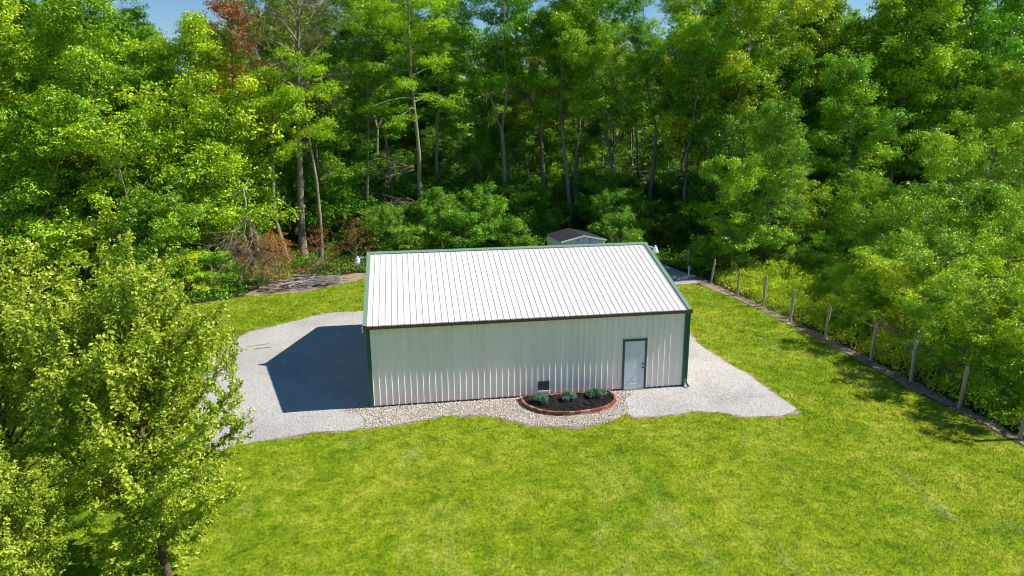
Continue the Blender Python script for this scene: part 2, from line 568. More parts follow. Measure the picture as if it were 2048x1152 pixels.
GR = smooth_closed([(9.2, -2.1), (9.71, -2.46), (10.64, -2.49), (11.65, -2.36), (12.5, -2.6), (13.38, -3.14), (14.8, -3.17), (15.3, -2.86), (15.42, -2.2), (15.32, -1.2),
                    (15.32, 0.57), (15.13, 2.43), (14.97, 4.68), (15.3, 7.5), (15.2, 11), (12, 11.2), (11.5, 8), (11.5, 2), (9.3, 0.4)], 6, 0.05, 7)
sheet("gravel_path", GR, 0.008, M['gravel'], "pale gravel patch by the white door and right gable")
RV = smooth_closed([(-0.35, 0.2), (-0.3, -0.7), (-0.2, -1.5), (-0.6, -1.74), (0.3, -1.72), (1.05, -1.6), (2.0, -1.32), (2.83, -1.22), (3.9, -1.34), (4.74, -1.81), (5.53, -2.44), (6.37, -2.71),
                    (7.4, -2.85), (8.16, -2.7), (8.9, -2.3), (9.35, -1.7), (9.5, -0.9), (9.45, 0.2)], 6, 0.03, 9)
sheet("stone_bed", RV, 0.012, M['river'], "strip of mixed river stones along the front wall")
GB = smooth_closed([(15.8, 17.2), (17.5, 16.4), (19.3, 16.2), (20.3, 16.3), (20.6, 18), (20.2, 21), (19.5, 25), (16.5, 25), (14.8, 21)], 4, 0.04, 11)
sheet("gravel_pad", GB, 0.010, M['gravel'], "shaded gravel pad behind the building near the woods")
DS = smooth_closed([(21.45, -20), (21.45, -6), (21.5, -3), (21.45, 0), (21.5, 3), (21.4, 7), (21.25, 11), (20.95, 15), (20.8, 18), (20.2, 17.2), (20.1, 15.3), (20.65, 11.3), (20.85, 6.8),
                    (20.9, 2.5), (20.8, -0.9), (20.9, -3.4), (21.0, -6.4), (21.0, -20)], 4, 0.09, 13)
sheet("dirt_path", DS, 0.014, M['dirt'], "narrow strip of bare soil along the fence posts")
DL = smooth_closed([(-8.2, 19.6), (-8.4, 18.5), (-7.2, 18.5), (-5.2, 18.6), (-3.0, 20.2), (-1.2, 22.0), (-1.8, 23.6), (-4.5, 22.2), (-6.5, 21.4)], 5, 0.08, 15)
sheet("bare_soil", DL, 0.006, M['dirt'], "bare brown soil round the log pile")
WEEDG = smooth_closed([(21.35, -20), (45, -20), (45, 16), (30, 20), (22.5, 18), (21.05, 15), (21.3, 7), (21.4, 0)], 3, 0.1, 17)

def offset(poly, d, amp, seed):
    P_ = np.array(poly); rr_ = np.random.default_rng(seed)
    t_ = np.roll(P_, -1, 0) - np.roll(P_, 1, 0)
    a_ = 0.5 * np.sum(P_[:, 0] * np.roll(P_[:, 1], -1) - np.roll(P_[:, 0], -1) * P_[:, 1])
    nn_ = np.stack([t_[:, 1], -t_[:, 0]], 1) / np.maximum(1e-6, np.linalg.norm(t_, axis=1))[:, None] * (1 if a_ > 0 else -1)
    w_ = rr_.normal(0, 1, len(P_)); w_ = (w_ + np.roll(w_, 1) + np.roll(w_, 2)) / 1.7
    return [tuple(q) for q in P_ + nn_ * (d + amp * w_)[:, None]]
RIMS = []
for i_, (pl_, z_) in enumerate(((GL, .0052), (GR, .0058), (RV, .0064))):
    rim = offset(pl_, .10, .08, i_)
    RIMS.append(rim)
    sheet("bare_soil", rim, z_, M['dirt'], "thin rim of bare tan soil where the gravel meets the lawn")

def inside(poly, P):
    poly = np.asarray(poly); x, y = P[:, 0], P[:, 1]
    ins = np.zeros(len(P), bool)
    x0, y0 = poly[-1]
    for x1, y1 in poly:
        if y0 != y1:
            c = ((y1 > y) != (y0 > y)) & (x < (x0 - x1) * (y - y1) / (y0 - y1) + x1)
            ins ^= c
        x0, y0 = x1, y1
    return ins

# ------------------------------------------------------------------ grass
CAMP = np.array([1.5823, -23.9967])
def in_view(P, margin=1.0):
    d = P - CAMP
    f = d[:, 0] * math.sin(yaw) + d[:, 1] * math.cos(yaw)
    s = d[:, 0] * math.cos(yaw) - d[:, 1] * math.sin(yaw)
    return (f > 9) & (np.abs(s) < f * 0.80 + margin)

def blades(P, h, w, rng, lean=0.6, tint=None):
    """one bent narrow triangle pair per blade"""
    n = len(P)
    a = rng.uniform(0, 2 * math.pi, n); b = rng.uniform(0, 2 * math.pi, n)
    hh = h * rng.uniform(0.5, 1.2, n); ww = w * rng.uniform(0.6, 1.3, n)
    side = np.stack([np.cos(a), np.sin(a), np.zeros(n)], 1) * (ww / 2)[:, None]
    ln = np.stack([np.cos(b), np.sin(b), np.zeros(n)], 1) * (lean * hh * rng.uniform(0.2, 1, n))[:, None]
    base = np.concatenate([P, np.zeros((n, 1))], 1)
    tip = base + ln; tip[:, 2] += hh
    V = np.stack([base - side, base + side, tip], 1).reshape(-1, 3)
    F = np.arange(3 * n).reshape(-1, 3)
    t = rng.uniform(0, 1, n) if tint is None else tint
    return V, F, np.repeat(t, 3)

rng = np.random.default_rng(4)
P = np.stack([rng.uniform(-30, 22, 1500000), rng.uniform(-15, 24, 1500000)], 1)
P = P[in_view(P)]
d = np.linalg.norm(P - CAMP, axis=1)
P = P[rng.uniform(0, 1, len(P)) < np.clip((18 / d) ** 1.6, 0.12, 1)]
ok = inside(LAWN, P)
for poly in (GB, DS, DL):
    ok &= ~inside(np.array(poly), P)
for poly, rim in zip((GL, GR, RV), RIMS):
    hit = inside(np.array(rim), P)
    core = inside(np.array(poly), P)
    ok &= ~core | (rng.uniform(0, 1, len(P)) < .012)
    ok &= ~(hit & ~core) | (rng.uniform(0, 1, len(P)) < .45)
ok &= ~((P[:, 0] > -0.1) & (P[:, 0] < L + .1) & (P[:, 1] > -.1) & (P[:, 1] < W + .1))
P = P[ok]
d = np.linalg.norm(P - CAMP, axis=1)
V, F, T = blades(P, 0.050, 0.022, rng, 0.9)
V = V.reshape(-1, 3, 3)
c = V.mean(1, keepdims=True); c[:, :, 2] = 0
V = c + (V - c) * np.clip(d / 20, 0.9, 1.7)[:, None, None]
me = np_mesh("grass", V.reshape(-1, 3), F, tint=T)
g = mesh_obj("grass", me, M['blade'])
tag(g, "short mown grass blades covering the lawn", "grass", kind="stuff")

# pebbles on the stone bed
P = np.stack([rng.uniform(-0.8, 9.8, 16000), rng.uniform(-3.1, 0.2, 16000)], 1)
P = P[inside(RV, P) & (P[:, 1] < -0.03)]
BED = smooth_closed([(5.54, -0.22), (5.56, -0.8), (5.9, -1.45), (6.44, -1.86), (7.26, -1.98), (8.14, -1.86), (8.83, -1.45), (9.14, -0.85), (9.12, -0.22)], 8, 0, 0)
P = P[~inside(BED, P)]
n = len(P)
octv = np.array([[1, 0, 0], [-1, 0, 0], [0, 1, 0], [0, -1, 0], [0, 0, 1], [0, 0, -0.5], [.62, .62, .45], [-.62, .62, .45], [-.62, -.62, .45], [.62, -.62, .45]])
octf = np.array([[4, 0, 6], [4, 6, 2], [4, 2, 7], [4, 7, 1], [4, 1, 8], [4, 8, 3], [4, 3, 9], [4, 9, 0], [0, 5, 6], [6, 5, 2], [2, 5, 7], [7, 5, 1], [1, 5, 8], [8, 5, 3], [3, 5, 9], [9, 5, 0]])
s = rng.uniform(0.016, 0.036, n)
a = rng.uniform(0, 6.28, n)
sc3 = np.stack([s, s * rng.uniform(.6, 1, n), s * rng.uniform(.4, .8, n)], 1)
vv = octv[None] * sc3[:, None, :]
ca, sa = np.cos(a)[:, None], np.sin(a)[:, None]
X = vv[..., 0] * ca - vv[..., 1] * sa; Y = vv[..., 0] * sa + vv[..., 1] * ca
vv = np.stack([X + P[:, :1], Y + P[:, 1:], vv[..., 2] + 0.014 + rng.uniform(0, .012, n)[:, None]], -1)
F = (octf[None] + (np.arange(n) * 10)[:, None, None]).reshape(-1, 3)
pb = mesh_obj("pebbles", np_mesh("pebbles", vv.reshape(-1, 3), F, tint=np.repeat(rng.uniform(0, 1, n), 10), smooth=True), M['stone'])
tag(pb, "loose cream and tan pebbles along the front wall", "pebbles", kind="stuff")

# ------------------------------------------------------------------ the metal building
bld = empty("pole_barn", (L / 2, W / 2, 0))
tag(bld, "long white metal pole building with ribbed roof and green trim", "building")
def part(mb, name, mat, parent=None, bevel=0.0):
    o = mb.build(name, mat, None, bevel)
    p = parent or bld
    o.parent = p
    o.matrix_parent_inverse = Matrix.Translation(-Vector((L / 2, W / 2, 0)))
    return o

RIB = 0.2286
def rib_profile(u0, u1, h, top=0.018, base=0.060, minor=True):
    """offsets along a ribbed sheet: list of (u, height)"""
    pts = [(u0, 0.0)]
    k = 0
    u = u0 + 0.10
    while u + base < u1:
        pts += [(u - base / 2, 0), (u - top / 2, h), (u + top / 2, h), (u + base / 2, 0)]
        if minor and u + RIB < u1:
            for q in (0.085, 0.145):
                c = u + q
                pts += [(c - 0.010, 0), (c, h * 0.18), (c + 0.010, 0)]
        u += RIB
    pts.append((u1, 0.0))
    return pts

def ribbed(pts, place, w0, w1, steps=1):
    mb = MB()
    vs = []
    for k in range(steps + 1):
        w = w0 + (w1 - w0) * k / steps
        vs += [place(u, h, w) for u, h in pts]
    n = len(pts)
    fs = [(k * n + i, k * n + i + 1, (k + 1) * n + i + 1, (k + 1) * n + i) for k in range(steps) for i in range(n - 1)]
    mb.add(vs, fs)
    return mb

RISE = SL * W / 2
RT = 0.10      # roof build-up over the wall top
def gable_z(y): return HW + SL * (W / 2 - abs(y - W / 2))
BZ = 0.07      # bottom edge of the sheeting
# wall behind the sheeting gives each side its thickness
DX0, DX1, DH = 9.63, 10.60, 2.10      # door opening (outer frame)
FX0, FX1, FZ0, FZ1 = 6.30, 6.74, 0.20, 0.62
def front_piece(mb, u0, u1, z0, z1, all_pts):
    pts = [(u, h) for u, h in all_pts if u0 < u < u1]
    def hat(u):
        for (a, ha), (b, hb) in zip(all_pts, all_pts[1:]):
            if a <= u <= b and b > a:
                return ha + (hb - ha) * (u - a) / (b - a)
        return 0
    pts = [(u0, hat(u0))] + pts + [(u1, hat(u1))]
    n = len(pts)
    vs = [(u, -h, z0) for u, h in pts] + [(u, -h, z1) for u, h in pts]
    mb.add(vs, [(i, i + 1, n + i + 1, n + i) for i in range(n - 1)])
AP = rib_profile(0, L, 0.026)
mb = MB()
front_piece(mb, 0, FX0, BZ, HW, AP)
front_piece(mb, FX0, FX1, BZ, FZ0, AP)
front_piece(mb, FX0, FX1, FZ1, HW, AP)
front_piece(mb, FX1, DX0, BZ, HW, AP)
front_piece(mb, DX0, DX1, DH, HW, AP)
front_piece(mb, DX1, L, BZ, HW, AP)
part(mb, "wall", M['wall'])
part(ribbed(AP, lambda u, h, w: (u, W + h, w), BZ, HW), "wall", M['wall'])
# gable walls
for sx, x0 in ((-1, 0.0), (1, L)):
    mb = MB()
    GP = rib_profile(0, W, 0.022, minor=False)
    if sx < 0:
        segs = [(0, 1.6, BZ), (1.6, 4.7, 2.75), (4.7, 6.1, BZ), (6.1, 9.2, 2.75), (9.2, W, BZ)]
    else:
        segs = [(0, W, BZ)]
    for a, b, zb in segs:
        pts = [(u, h) for u, h in GP if a < u < b]
        pts = [(a, 0)] + pts + [(b, 0)]
        if a < W / 2 < b:
            pts = sorted(pts + [(W / 2, 0.0)])
        n = len(pts)
        vs = [(x0 + sx * h, u, zb) for u, h in pts] + [(x0 + sx * h, u, gable_z(u)) for u, h in pts]
        mb.add(vs, [(i, i + 1, n + i + 1, n + i) for i in range(n - 1)])
    part(mb, "wall", M['wall'])
    if sx < 0:
        for a in (1.6, 6.1):
            g = MB()
            for k in range(5):
                g.box(0.02, 0.06, a + .04, a + 3.06, 0.02 + k * 0.545, 0.02 + k * 0.545 + 0.53)
            part(g, "garage_door", M['white'], bevel=0.008)
            t = MB()
            t.box(-0.10, 0.03, a - .06, a + .04, 0, 2.80); t.box(-0.10, 0.03, a + 3.06, a + 3.16, 0, 2.80); t.box(-0.103, 0.03, a - .06, a + 3.16, 2.80, 2.92)
            part(t, "door_trim", M['white'])
# concrete footing and a dark plinth
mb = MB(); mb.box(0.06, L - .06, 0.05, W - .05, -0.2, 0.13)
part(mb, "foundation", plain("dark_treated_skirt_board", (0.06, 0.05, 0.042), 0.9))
# front base shows the skirt board a little proud
# roof: two ribbed slopes
OE, OG = 0.10, 0.13
RP = [(u, h) for u, h in rib_profile(-OG + 0.02, L + OG - 0.02, 0.019, 0.018, 0.050, False)]
cs = 1 / math.hypot(1, SL)
def roof_place(side):
    def f(u, h, w):          # w: horizontal run from eave to ridge
        y = -OE + w
        z = HW + RT + SL * y
        yy = y - SL * cs * h; zz = z + cs * h
        return (u, yy if side == 0 else W - yy, zz)
    return f
for side in (0, 1):
    mb = ribbed(RP, roof_place(side), 0, W / 2 + OE - 0.01)
    u0, u1 = RP[0][0], RP[-1][0]
    # underside deck
    pf = roof_place(side)
    vs = [pf(u0, -0.03, 0), pf(u1, -0.03, 0), pf(u1, -0.03, W / 2 + OE - .02), pf(u0, -0.03, W / 2 + OE - .02)]
    mb.add(vs, [(0, 1, 2, 3)])
    part(mb, "roof", M['roof'])
# ridge cap
zr = HW + RT + SL * W / 2
mb = MB()
def capz(dy): return zr - SL * abs(dy) + 0.040
prof = [(-0.17, capz(.17)), (0, capz(0) + 0.012), (0.17, capz(.17)), (0.17, capz(.17) - .014), (0, capz(0) - .004), (-0.17, capz(.17) - .014)]
mb.prism(prof, -OG - .03, L + OG + .03, lambda u, v, w: (w, W / 2 + u, v))
part(mb, "ridge_cap", M['green_light'])
# rake trims: an L piece lying over the roof edge and down the gable
for sx in (-1, 1):
    for side in (0, 1):
        mb = MB()
        pf = roof_place(side)
        xe = -OG if sx < 0 else L + OG
        xi = xe - sx * 0.15
        wA, wB = -0.005, W / 2 + OE - 0.03
        for (ua, ub, h0, h1) in ((xi, xe, 0.030, 0.042), (xe, xe + sx * 0.012, -0.14, 0.042)):
            vs = [pf(ua, h0, wA), pf(ub, h0, wA), pf(ub, h0, wB), pf(ua, h0, wB), pf(ua, h1, wA), pf(ub, h1, wA), pf(ub, h1, wB), pf(ua, h1, wB)]
            mb.add(vs, [(0, 1, 2, 3), (4, 7, 6, 5), (0, 4, 5, 1), (1, 5, 6, 2), (2, 6, 7, 3), (3, 7, 4, 0)])
        part(mb, "rake_trim", M['green_light'])
# gutters
for side in (0, 1):
    mb = MB()
    yo = -OE if side == 0 else W + OE
    s_ = -1 if side == 0 else 1
    z0 = HW - 0.035
    gp = [(0, 0), (0.085, 0), (0.105, 0.05), (0.105, 0.12), (0.095, 0.12), (0.095, 0.055), (0.078, 0.012), (0.01, 0.012), (0.01, 0.12), (0, 0.12)]
    mb.prism(gp, -OG - .01, L + OG + .01, lambda u, v, w: (w, yo + s_ * (u - 0.02), z0 + v))
    part(mb, "gutter", M['brown'])
    mb = MB(); mb.box(-OG, L + OG, min(yo - s_ * 0.022, yo - s_ * .05), max(yo - s_ * 0.022, yo - s_ * .05), HW - .03, HW + .07)
    part(mb, "fascia", M['brown'])
mb = MB(); mb.box(-OG - .035, -OG - .012, -OE - .09, -OE + .03, HW - .12, HW + .06)
part(mb, "gutter_end_cap", M['white'])
# corner trims
for x, sx in ((0, -1), (L, 1)):
    for y, sy in ((0, -1), (W, 1)):
        mb = MB()
        z0, z1 = 0.03, HW - 0.04
        xa, xb = sorted((x - sx * 0.10, x + sx * 0.035))
        ya, yb = sorted((y + sy * 0.028, y + sy * 0.036))
        mb.box(xa, xb, ya, yb, z0, z1)
        xa, xb = sorted((x + sx * 0.026, x + sx * 0.035))
        ya, yb = sorted((y - sy * 0.10, y + sy * 0.028))
        mb.box(xa, xb, ya, yb, z0, z1)
        part(mb, "corner_trim", M['green'])
# downspout at the right front corner
mb = MB()
xd = L + 0.085
mb.tube([(xd, -0.06, HW - .03), (xd, -0.03, HW - .2), (xd, -0.03, 0.35), (xd, -0.05, 0.16), (xd + 0.03, -0.22, 0.07)], [0.045] * 5, 8)
part(mb, "downspout", M['green'])
# base flashing under the sheeting
mb = MB(); mb.box(0.03, DX0 - .002, -0.026, 0.01, 0.015, BZ - .002); mb.box(DX1 + .002, L - .03, -0.026, 0.01, 0.015, BZ - .002)
part(mb, "base_flashing", M['black'])
# door
fr = MB()
fw_ = 0.075
fr.box(DX0, DX0 + fw_, -0.05, 0.06, 0.02, DH)
fr.box(DX1 - fw_, DX1, -0.05, 0.06, 0.02, DH)
fr.box(DX0, DX1, -0.052, 0.06, DH - fw_, DH + 0.002)
fo = part(fr, "door_frame", M['door_frame'], bevel=0.004)
mb = MB(); mb.box(DX0 + fw_, DX1 - fw_, -0.06, 0.05, 0.02, 0.055)
part(mb, "threshold", M['steel'], fo).matrix_parent_inverse = Matrix()
dl = MB()
x0, x1 = DX0 + fw_ + .004, DX1 - fw_ - .004
dl.box(x0, x1, -0.022, 0.02, 0.057, DH - fw_ - .004)
def raised(mb, a, b, z0, z1):
    t = 0.018
    mb.box(a, b, -.028, -.021, z0, z0 + t); mb.box(a, b, -.028, -.021, z1 - t, z1)
    mb.box(a, a + t, -.0275, -.0215, z0 + t, z1 - t); mb.box(b - t, b, -.0275, -.0215, z0 + t, z1 - t)
raised(dl, x0 + .14, x1 - .14, 0.24, 0.30 + .12)
do = part(dl, "door", M['door'])
kn = MB()
kn.tube([(x1 - .07, -.02, .93), (x1 - .07, -.06, .93)], 0.014, 8); kn.tube([(x1 - .07, -.055, .93), (x1 - .07, -.10, .93)], [0.034, 0.022], 12)
part(kn, "handle", M['black'], do).matrix_parent_inverse = Matrix()
kn = MB(); kn.tube([(x1 - .07, -.02, 1.07), (x1 - .07, -.05, 1.07)], [0.034, 0.03], 12)
part(kn, "deadbolt", M['black'], do).matrix_parent_inverse = Matrix()
# pet flap
mb = MB(); mb.box(FX0 + .03, FX1 - .03, -0.018, -0.006, FZ0 + .03, FZ1 - .03)
pf_ = part(mb, "pet_flap", M['screen'])
mb = MB()
mb.box(FX0, FX0 + .03, -.04, .01, FZ0, FZ1); mb.box(FX1 - .03, FX1, -.04, .01, FZ0, FZ1); mb.box(FX0, FX1, -.042, .01, FZ1 - .03, FZ1 + .002)
part(mb, "flap_frame", M['screen'], pf_).matrix_parent_inverse = Matrix()
mb = MB(); mb.box(FX0 - .02, FX1 + .02, -.06, .01, FZ0 - .02, FZ0 + .028)
part(mb, "sill", M['white'], pf_).matrix_parent_inverse = Matrix()

# yard lights on the gables: goose-neck arm, domed housing with a photocell, shallow lens
def yard_light(x, y, z, sx, label):
    r = empty("yard_light", (x, y, z))
    r.scale = (.9, .9, .9)
    tag(r, label, "lamp", "white yard lights on the gables")
    a = MB()
    a.tube([(0, 0, -.16), (sx * .10, 0, 0.10), (sx * .22, 0, .20), (sx * .38, 0, .21), (sx * .50, 0, .15)], [0.022] * 5, 8)
    a.box(min(0, sx * .02), max(0, sx * .02), -.06, .06, -.26, -.04)
    a.build("arm", M['white'], r)
    h = MB()
    h.lathe([(0.0, .20), (.045, .20), (.05, .24), (.045, .28), (0.0, .285)], (sx * .60, 0, 0), 16)
    h.lathe([(0.05, .20), (.10, .17), (.115, .06), (.14, .0), (.0, .0)], (sx * .60, 0, 0), 20)
    h.tube([(sx * .48, 0, .15), (sx * .56, 0, .11)], 0.035, 8)
    h.build("housing", M['white'], r)
    l = MB()
    l.lathe([(.165, 0.0), (.18, -.04), (.165, -.10), (.10, -.13), (0.0, -.135)], (sx * .60, 0, 0), 20)
    l.build("lens", M['lens'], r)
    return r
yard_light(0.0, W / 2 - .1, HW + RISE - 0.25, -1, "white gooseneck yard light on the left gable by the gravel apron")
yard_light(L, W / 2 - .1, HW + RISE - 0.25, 1, "white gooseneck yard light on the right gable facing the fence")

# ------------------------------------------------------------------ flower bed
fb = empty("flower_bed", (7.35, -1.0, 0))
tag(fb, "half-oval flower bed with red brick edging and black mulch below the front wall", "flower bed")
outer = [(5.54, -0.22), (5.58, -0.8), (5.9, -1.42), (6.44, -1.83), (7.26, -1.98), (8.14, -1.86), (8.80, -1.48), (9.14, -0.9), (9.12, -0.22)]
def catmull(pts, step):
    dense = []
    for i in range(len(pts) - 1):
        p = [np.array(pts[max(0, min(len(pts) - 1, i + k - 1))], float) for k in range(4)]
        for j in range(20):
            t = j / 20
            dense.append(0.5 * ((2 * p[1]) + (-p[0] + p[2]) * t + (2 * p[0] - 5 * p[1] + 4 * p[2] - p[3]) * t * t + (-p[0] + 3 * p[1] - 3 * p[2] + p[3]) * t ** 3))
    dense.append(np.array(pts[-1], float))
    dense = np.array(dense)
    s_ = np.concatenate([[0], np.cumsum(np.linalg.norm(np.diff(dense, axis=0), axis=1))])
    n = int(s_[-1] / step)
    return [np.array([np.interp(q, s_, dense[:, 0]), np.interp(q, s_, dense[:, 1])]) for q in np.linspace(0, s_[-1], n + 1)]
rr = random.Random(2)
bk = MB()
def brick_row(pts, z, h, depth):
    for a_, b_ in zip(pts, pts[1:]):
        d_ = b_ - a_; ln = np.linalg.norm(d_); d_ = d_ / ln; nrm = np.array([-d_[1], d_[0]])
        a2, b2 = a_ + d_ * .006, b_ - d_ * .006
        jit = rr.uniform(-.009, .009)
        q = [a2 + nrm * jit, b2 + nrm * jit, b2 + nrm * (depth + jit), a2 + nrm * (depth + jit)]
        bk.cur = rr.random()
        zz = z + rr.uniform(-.004, .004)
        bk.add([(*p, zz) for p in q] + [(*p, zz + h) for p in q], [(3, 2, 1, 0), (4, 5, 6, 7), (0, 1, 5, 4), (1, 2, 6, 5), (2, 3, 7, 6), (3, 0, 4, 7)])
row = catmull(outer, 0.215)
brick_row(row, 0.0, 0.075, 0.10)
brick_row(catmull(outer, 0.20), 0.083, 0.07, 0.10)
back = [np.array([x, -0.20]) for x in np.arange(9.08, 5.5, -0.215)]
brick_row(back, 0.0, 0.075, 0.10); brick_row(back, 0.083, 0.066, 0.10)
o = bk.build("brick_border", M['brick'], None, 0.004)
o.parent = fb; o.matrix_parent_inverse = Matrix.Translation(-fb.location)
inn = catmull([(5.62, -0.25), (5.68, -0.8), (5.97, -1.36), (6.48, -1.74), (7.26, -1.89), (8.10, -1.77), (8.73, -1.42), (9.05, -0.9), (9.03, -0.25)], 0.12)
mb = MB()
cx_, cy_ = 7.3, -0.9
rings = 9
vs = []
for k in range(rings + 1):
    f = 1 - k / rings
    for p in inn:
        x = cx_ + (p[0] - cx_) * f; y = cy_ + (p[1] - cy_) * f
        vs.append((x, y, 0.11 + 0.05 * (1 - f) + rr.uniform(-.014, .014)))
n = len(inn)
mb.add(vs, [(k * n + i, k * n + (i + 1) % n, (k + 1) * n + (i + 1) % n, (k + 1) * n + i) for k in range(rings) for i in range(n)], True)
o = mb.build("mulch", M['mulch'], None)
o.parent = fb; o.matrix_parent_inverse = Matrix.Translation(-fb.location)
# bark chips as part of the mulch surface
nchip = 3200
Pq = np.stack([rng.uniform(5.6, 9.1, nchip), rng.uniform(-1.9, -0.25, nchip)], 1)
Pq = Pq[inside(np.array([tuple(p) for p in inn]), Pq)]
nchip = len(Pq)
a = rng.uniform(0, 6.28, nchip); ll = rng.uniform(.02, .055, nchip); w2 = rng.uniform(.006, .015, nchip)
dx = np.stack([np.cos(a) * ll, np.sin(a) * ll, rng.uniform(-.02, .02, nchip)], 1); dy = np.stack([-np.sin(a) * w2, np.cos(a) * w2, rng.uniform(-.01, .01, nchip)], 1)
cen = np.concatenate([Pq, 0.15 + rng.uniform(-.01, .02, (nchip, 1))], 1)
Vq = np.stack([cen - dx - dy, cen + dx - dy, cen + dx + dy, cen - dx + dy], 1).reshape(-1, 3)
me = np_mesh("bark_chips", Vq, None, np.arange(4 * nchip).reshape(-1, 4))
o = mesh_obj("bark_chips", me, M['mulch']); o.parent = fb; o.matrix_parent_inverse = Matrix.Translation(-fb.location); o["kind"] = "stuff"

# ------------------------------------------------------------------ foliage generator
def norm(v): return v / np.maximum(1e-9, np.linalg.norm(v, axis=-1, keepdims=True))

def leaf_quads(C, N, size, rng, aspect=0.6, tint=None, fold=0.18):
    """folded diamond leaves at centres C with normals N"""
    n = len(C)
    r = rng.normal(size=(n, 3)); N = norm(N)
    A = norm(r - (r * N).sum(1, keepdims=True) * N)
    B = np.cross(N, A)
    sz = (size * rng.uniform(0.65, 1.3, n))[:, None]
    V = np.stack([C - A * sz * .5, C + B * sz * aspect * .5 + N * sz * fold, C + A * sz * .5, C - B * sz * aspect * .5 + N * sz * fold], 1).reshape(-1, 3)
    i = np.arange(n) * 4
    F = np.concatenate([np.stack([i, i + 2, i + 1], 1), np.stack([i, i + 3, i + 2], 1)])
    t = rng.uniform(0, 1, n) if tint is None else tint
    return V, F, np.repeat(t, 4)

def clump_leaves(clumps, rng, size, dens, flat=0.4, upw=0.7, bunch=0.85):
    """clumps: (x, y, z, r, flatness, tint); each is a spray of small leaf bunches with gaps between them"""
    Cs, Ns, Ts = [], [], []
    for (x, y, z, r, fl, ti) in clumps:
        n = max(6, int(dens * r * r))
        per = 9
        k = max(3, n // per)
        d = norm(rng.normal(size=(k, 3)))
        rad = rng.uniform(0.25, 1.0, k) ** 0.6
        ph = rng.uniform(0, 6.28, 3)
        az = np.arctan2(d[:, 1], d[:, 0])
        rad = rad * (1 + 0.28 * np.sin(3 * az + ph[0]) + 0.18 * np.sin(5 * az + ph[1]))
        p = d * rad[:, None] * r
        p[:, 2] *= fl
        p[:, 2] -= 0.18 * (p[:, 0] ** 2 + p[:, 1] ** 2) / max(r, .1)     # tips droop
        bt = ti + rng.normal(0, 0.13, k)
        bn = 0.5 * d + np.array([0, 0, upw]) + 0.35 * rng.normal(size=(k, 3))
        idx = np.repeat(np.arange(k), per)
        m_ = len(idx)
        off = rng.normal(size=(m_, 3)) * size * bunch * np.array([1, 1, .55])
        Cs.append(p[idx] + off + np.array([x, y, z]))
        Ns.append(bn[idx] + off / (size * bunch) * .35 + 0.28 * rng.normal(size=(m_, 3)))
        Ts.append(np.clip(bt[idx] + rng.normal(0, 0.10, m_), 0, 1))
    C = np.concatenate(Cs); N = np.concatenate(Ns); T = np.concatenate(Ts)
    return leaf_quads(C, N, size, rng, tint=T)

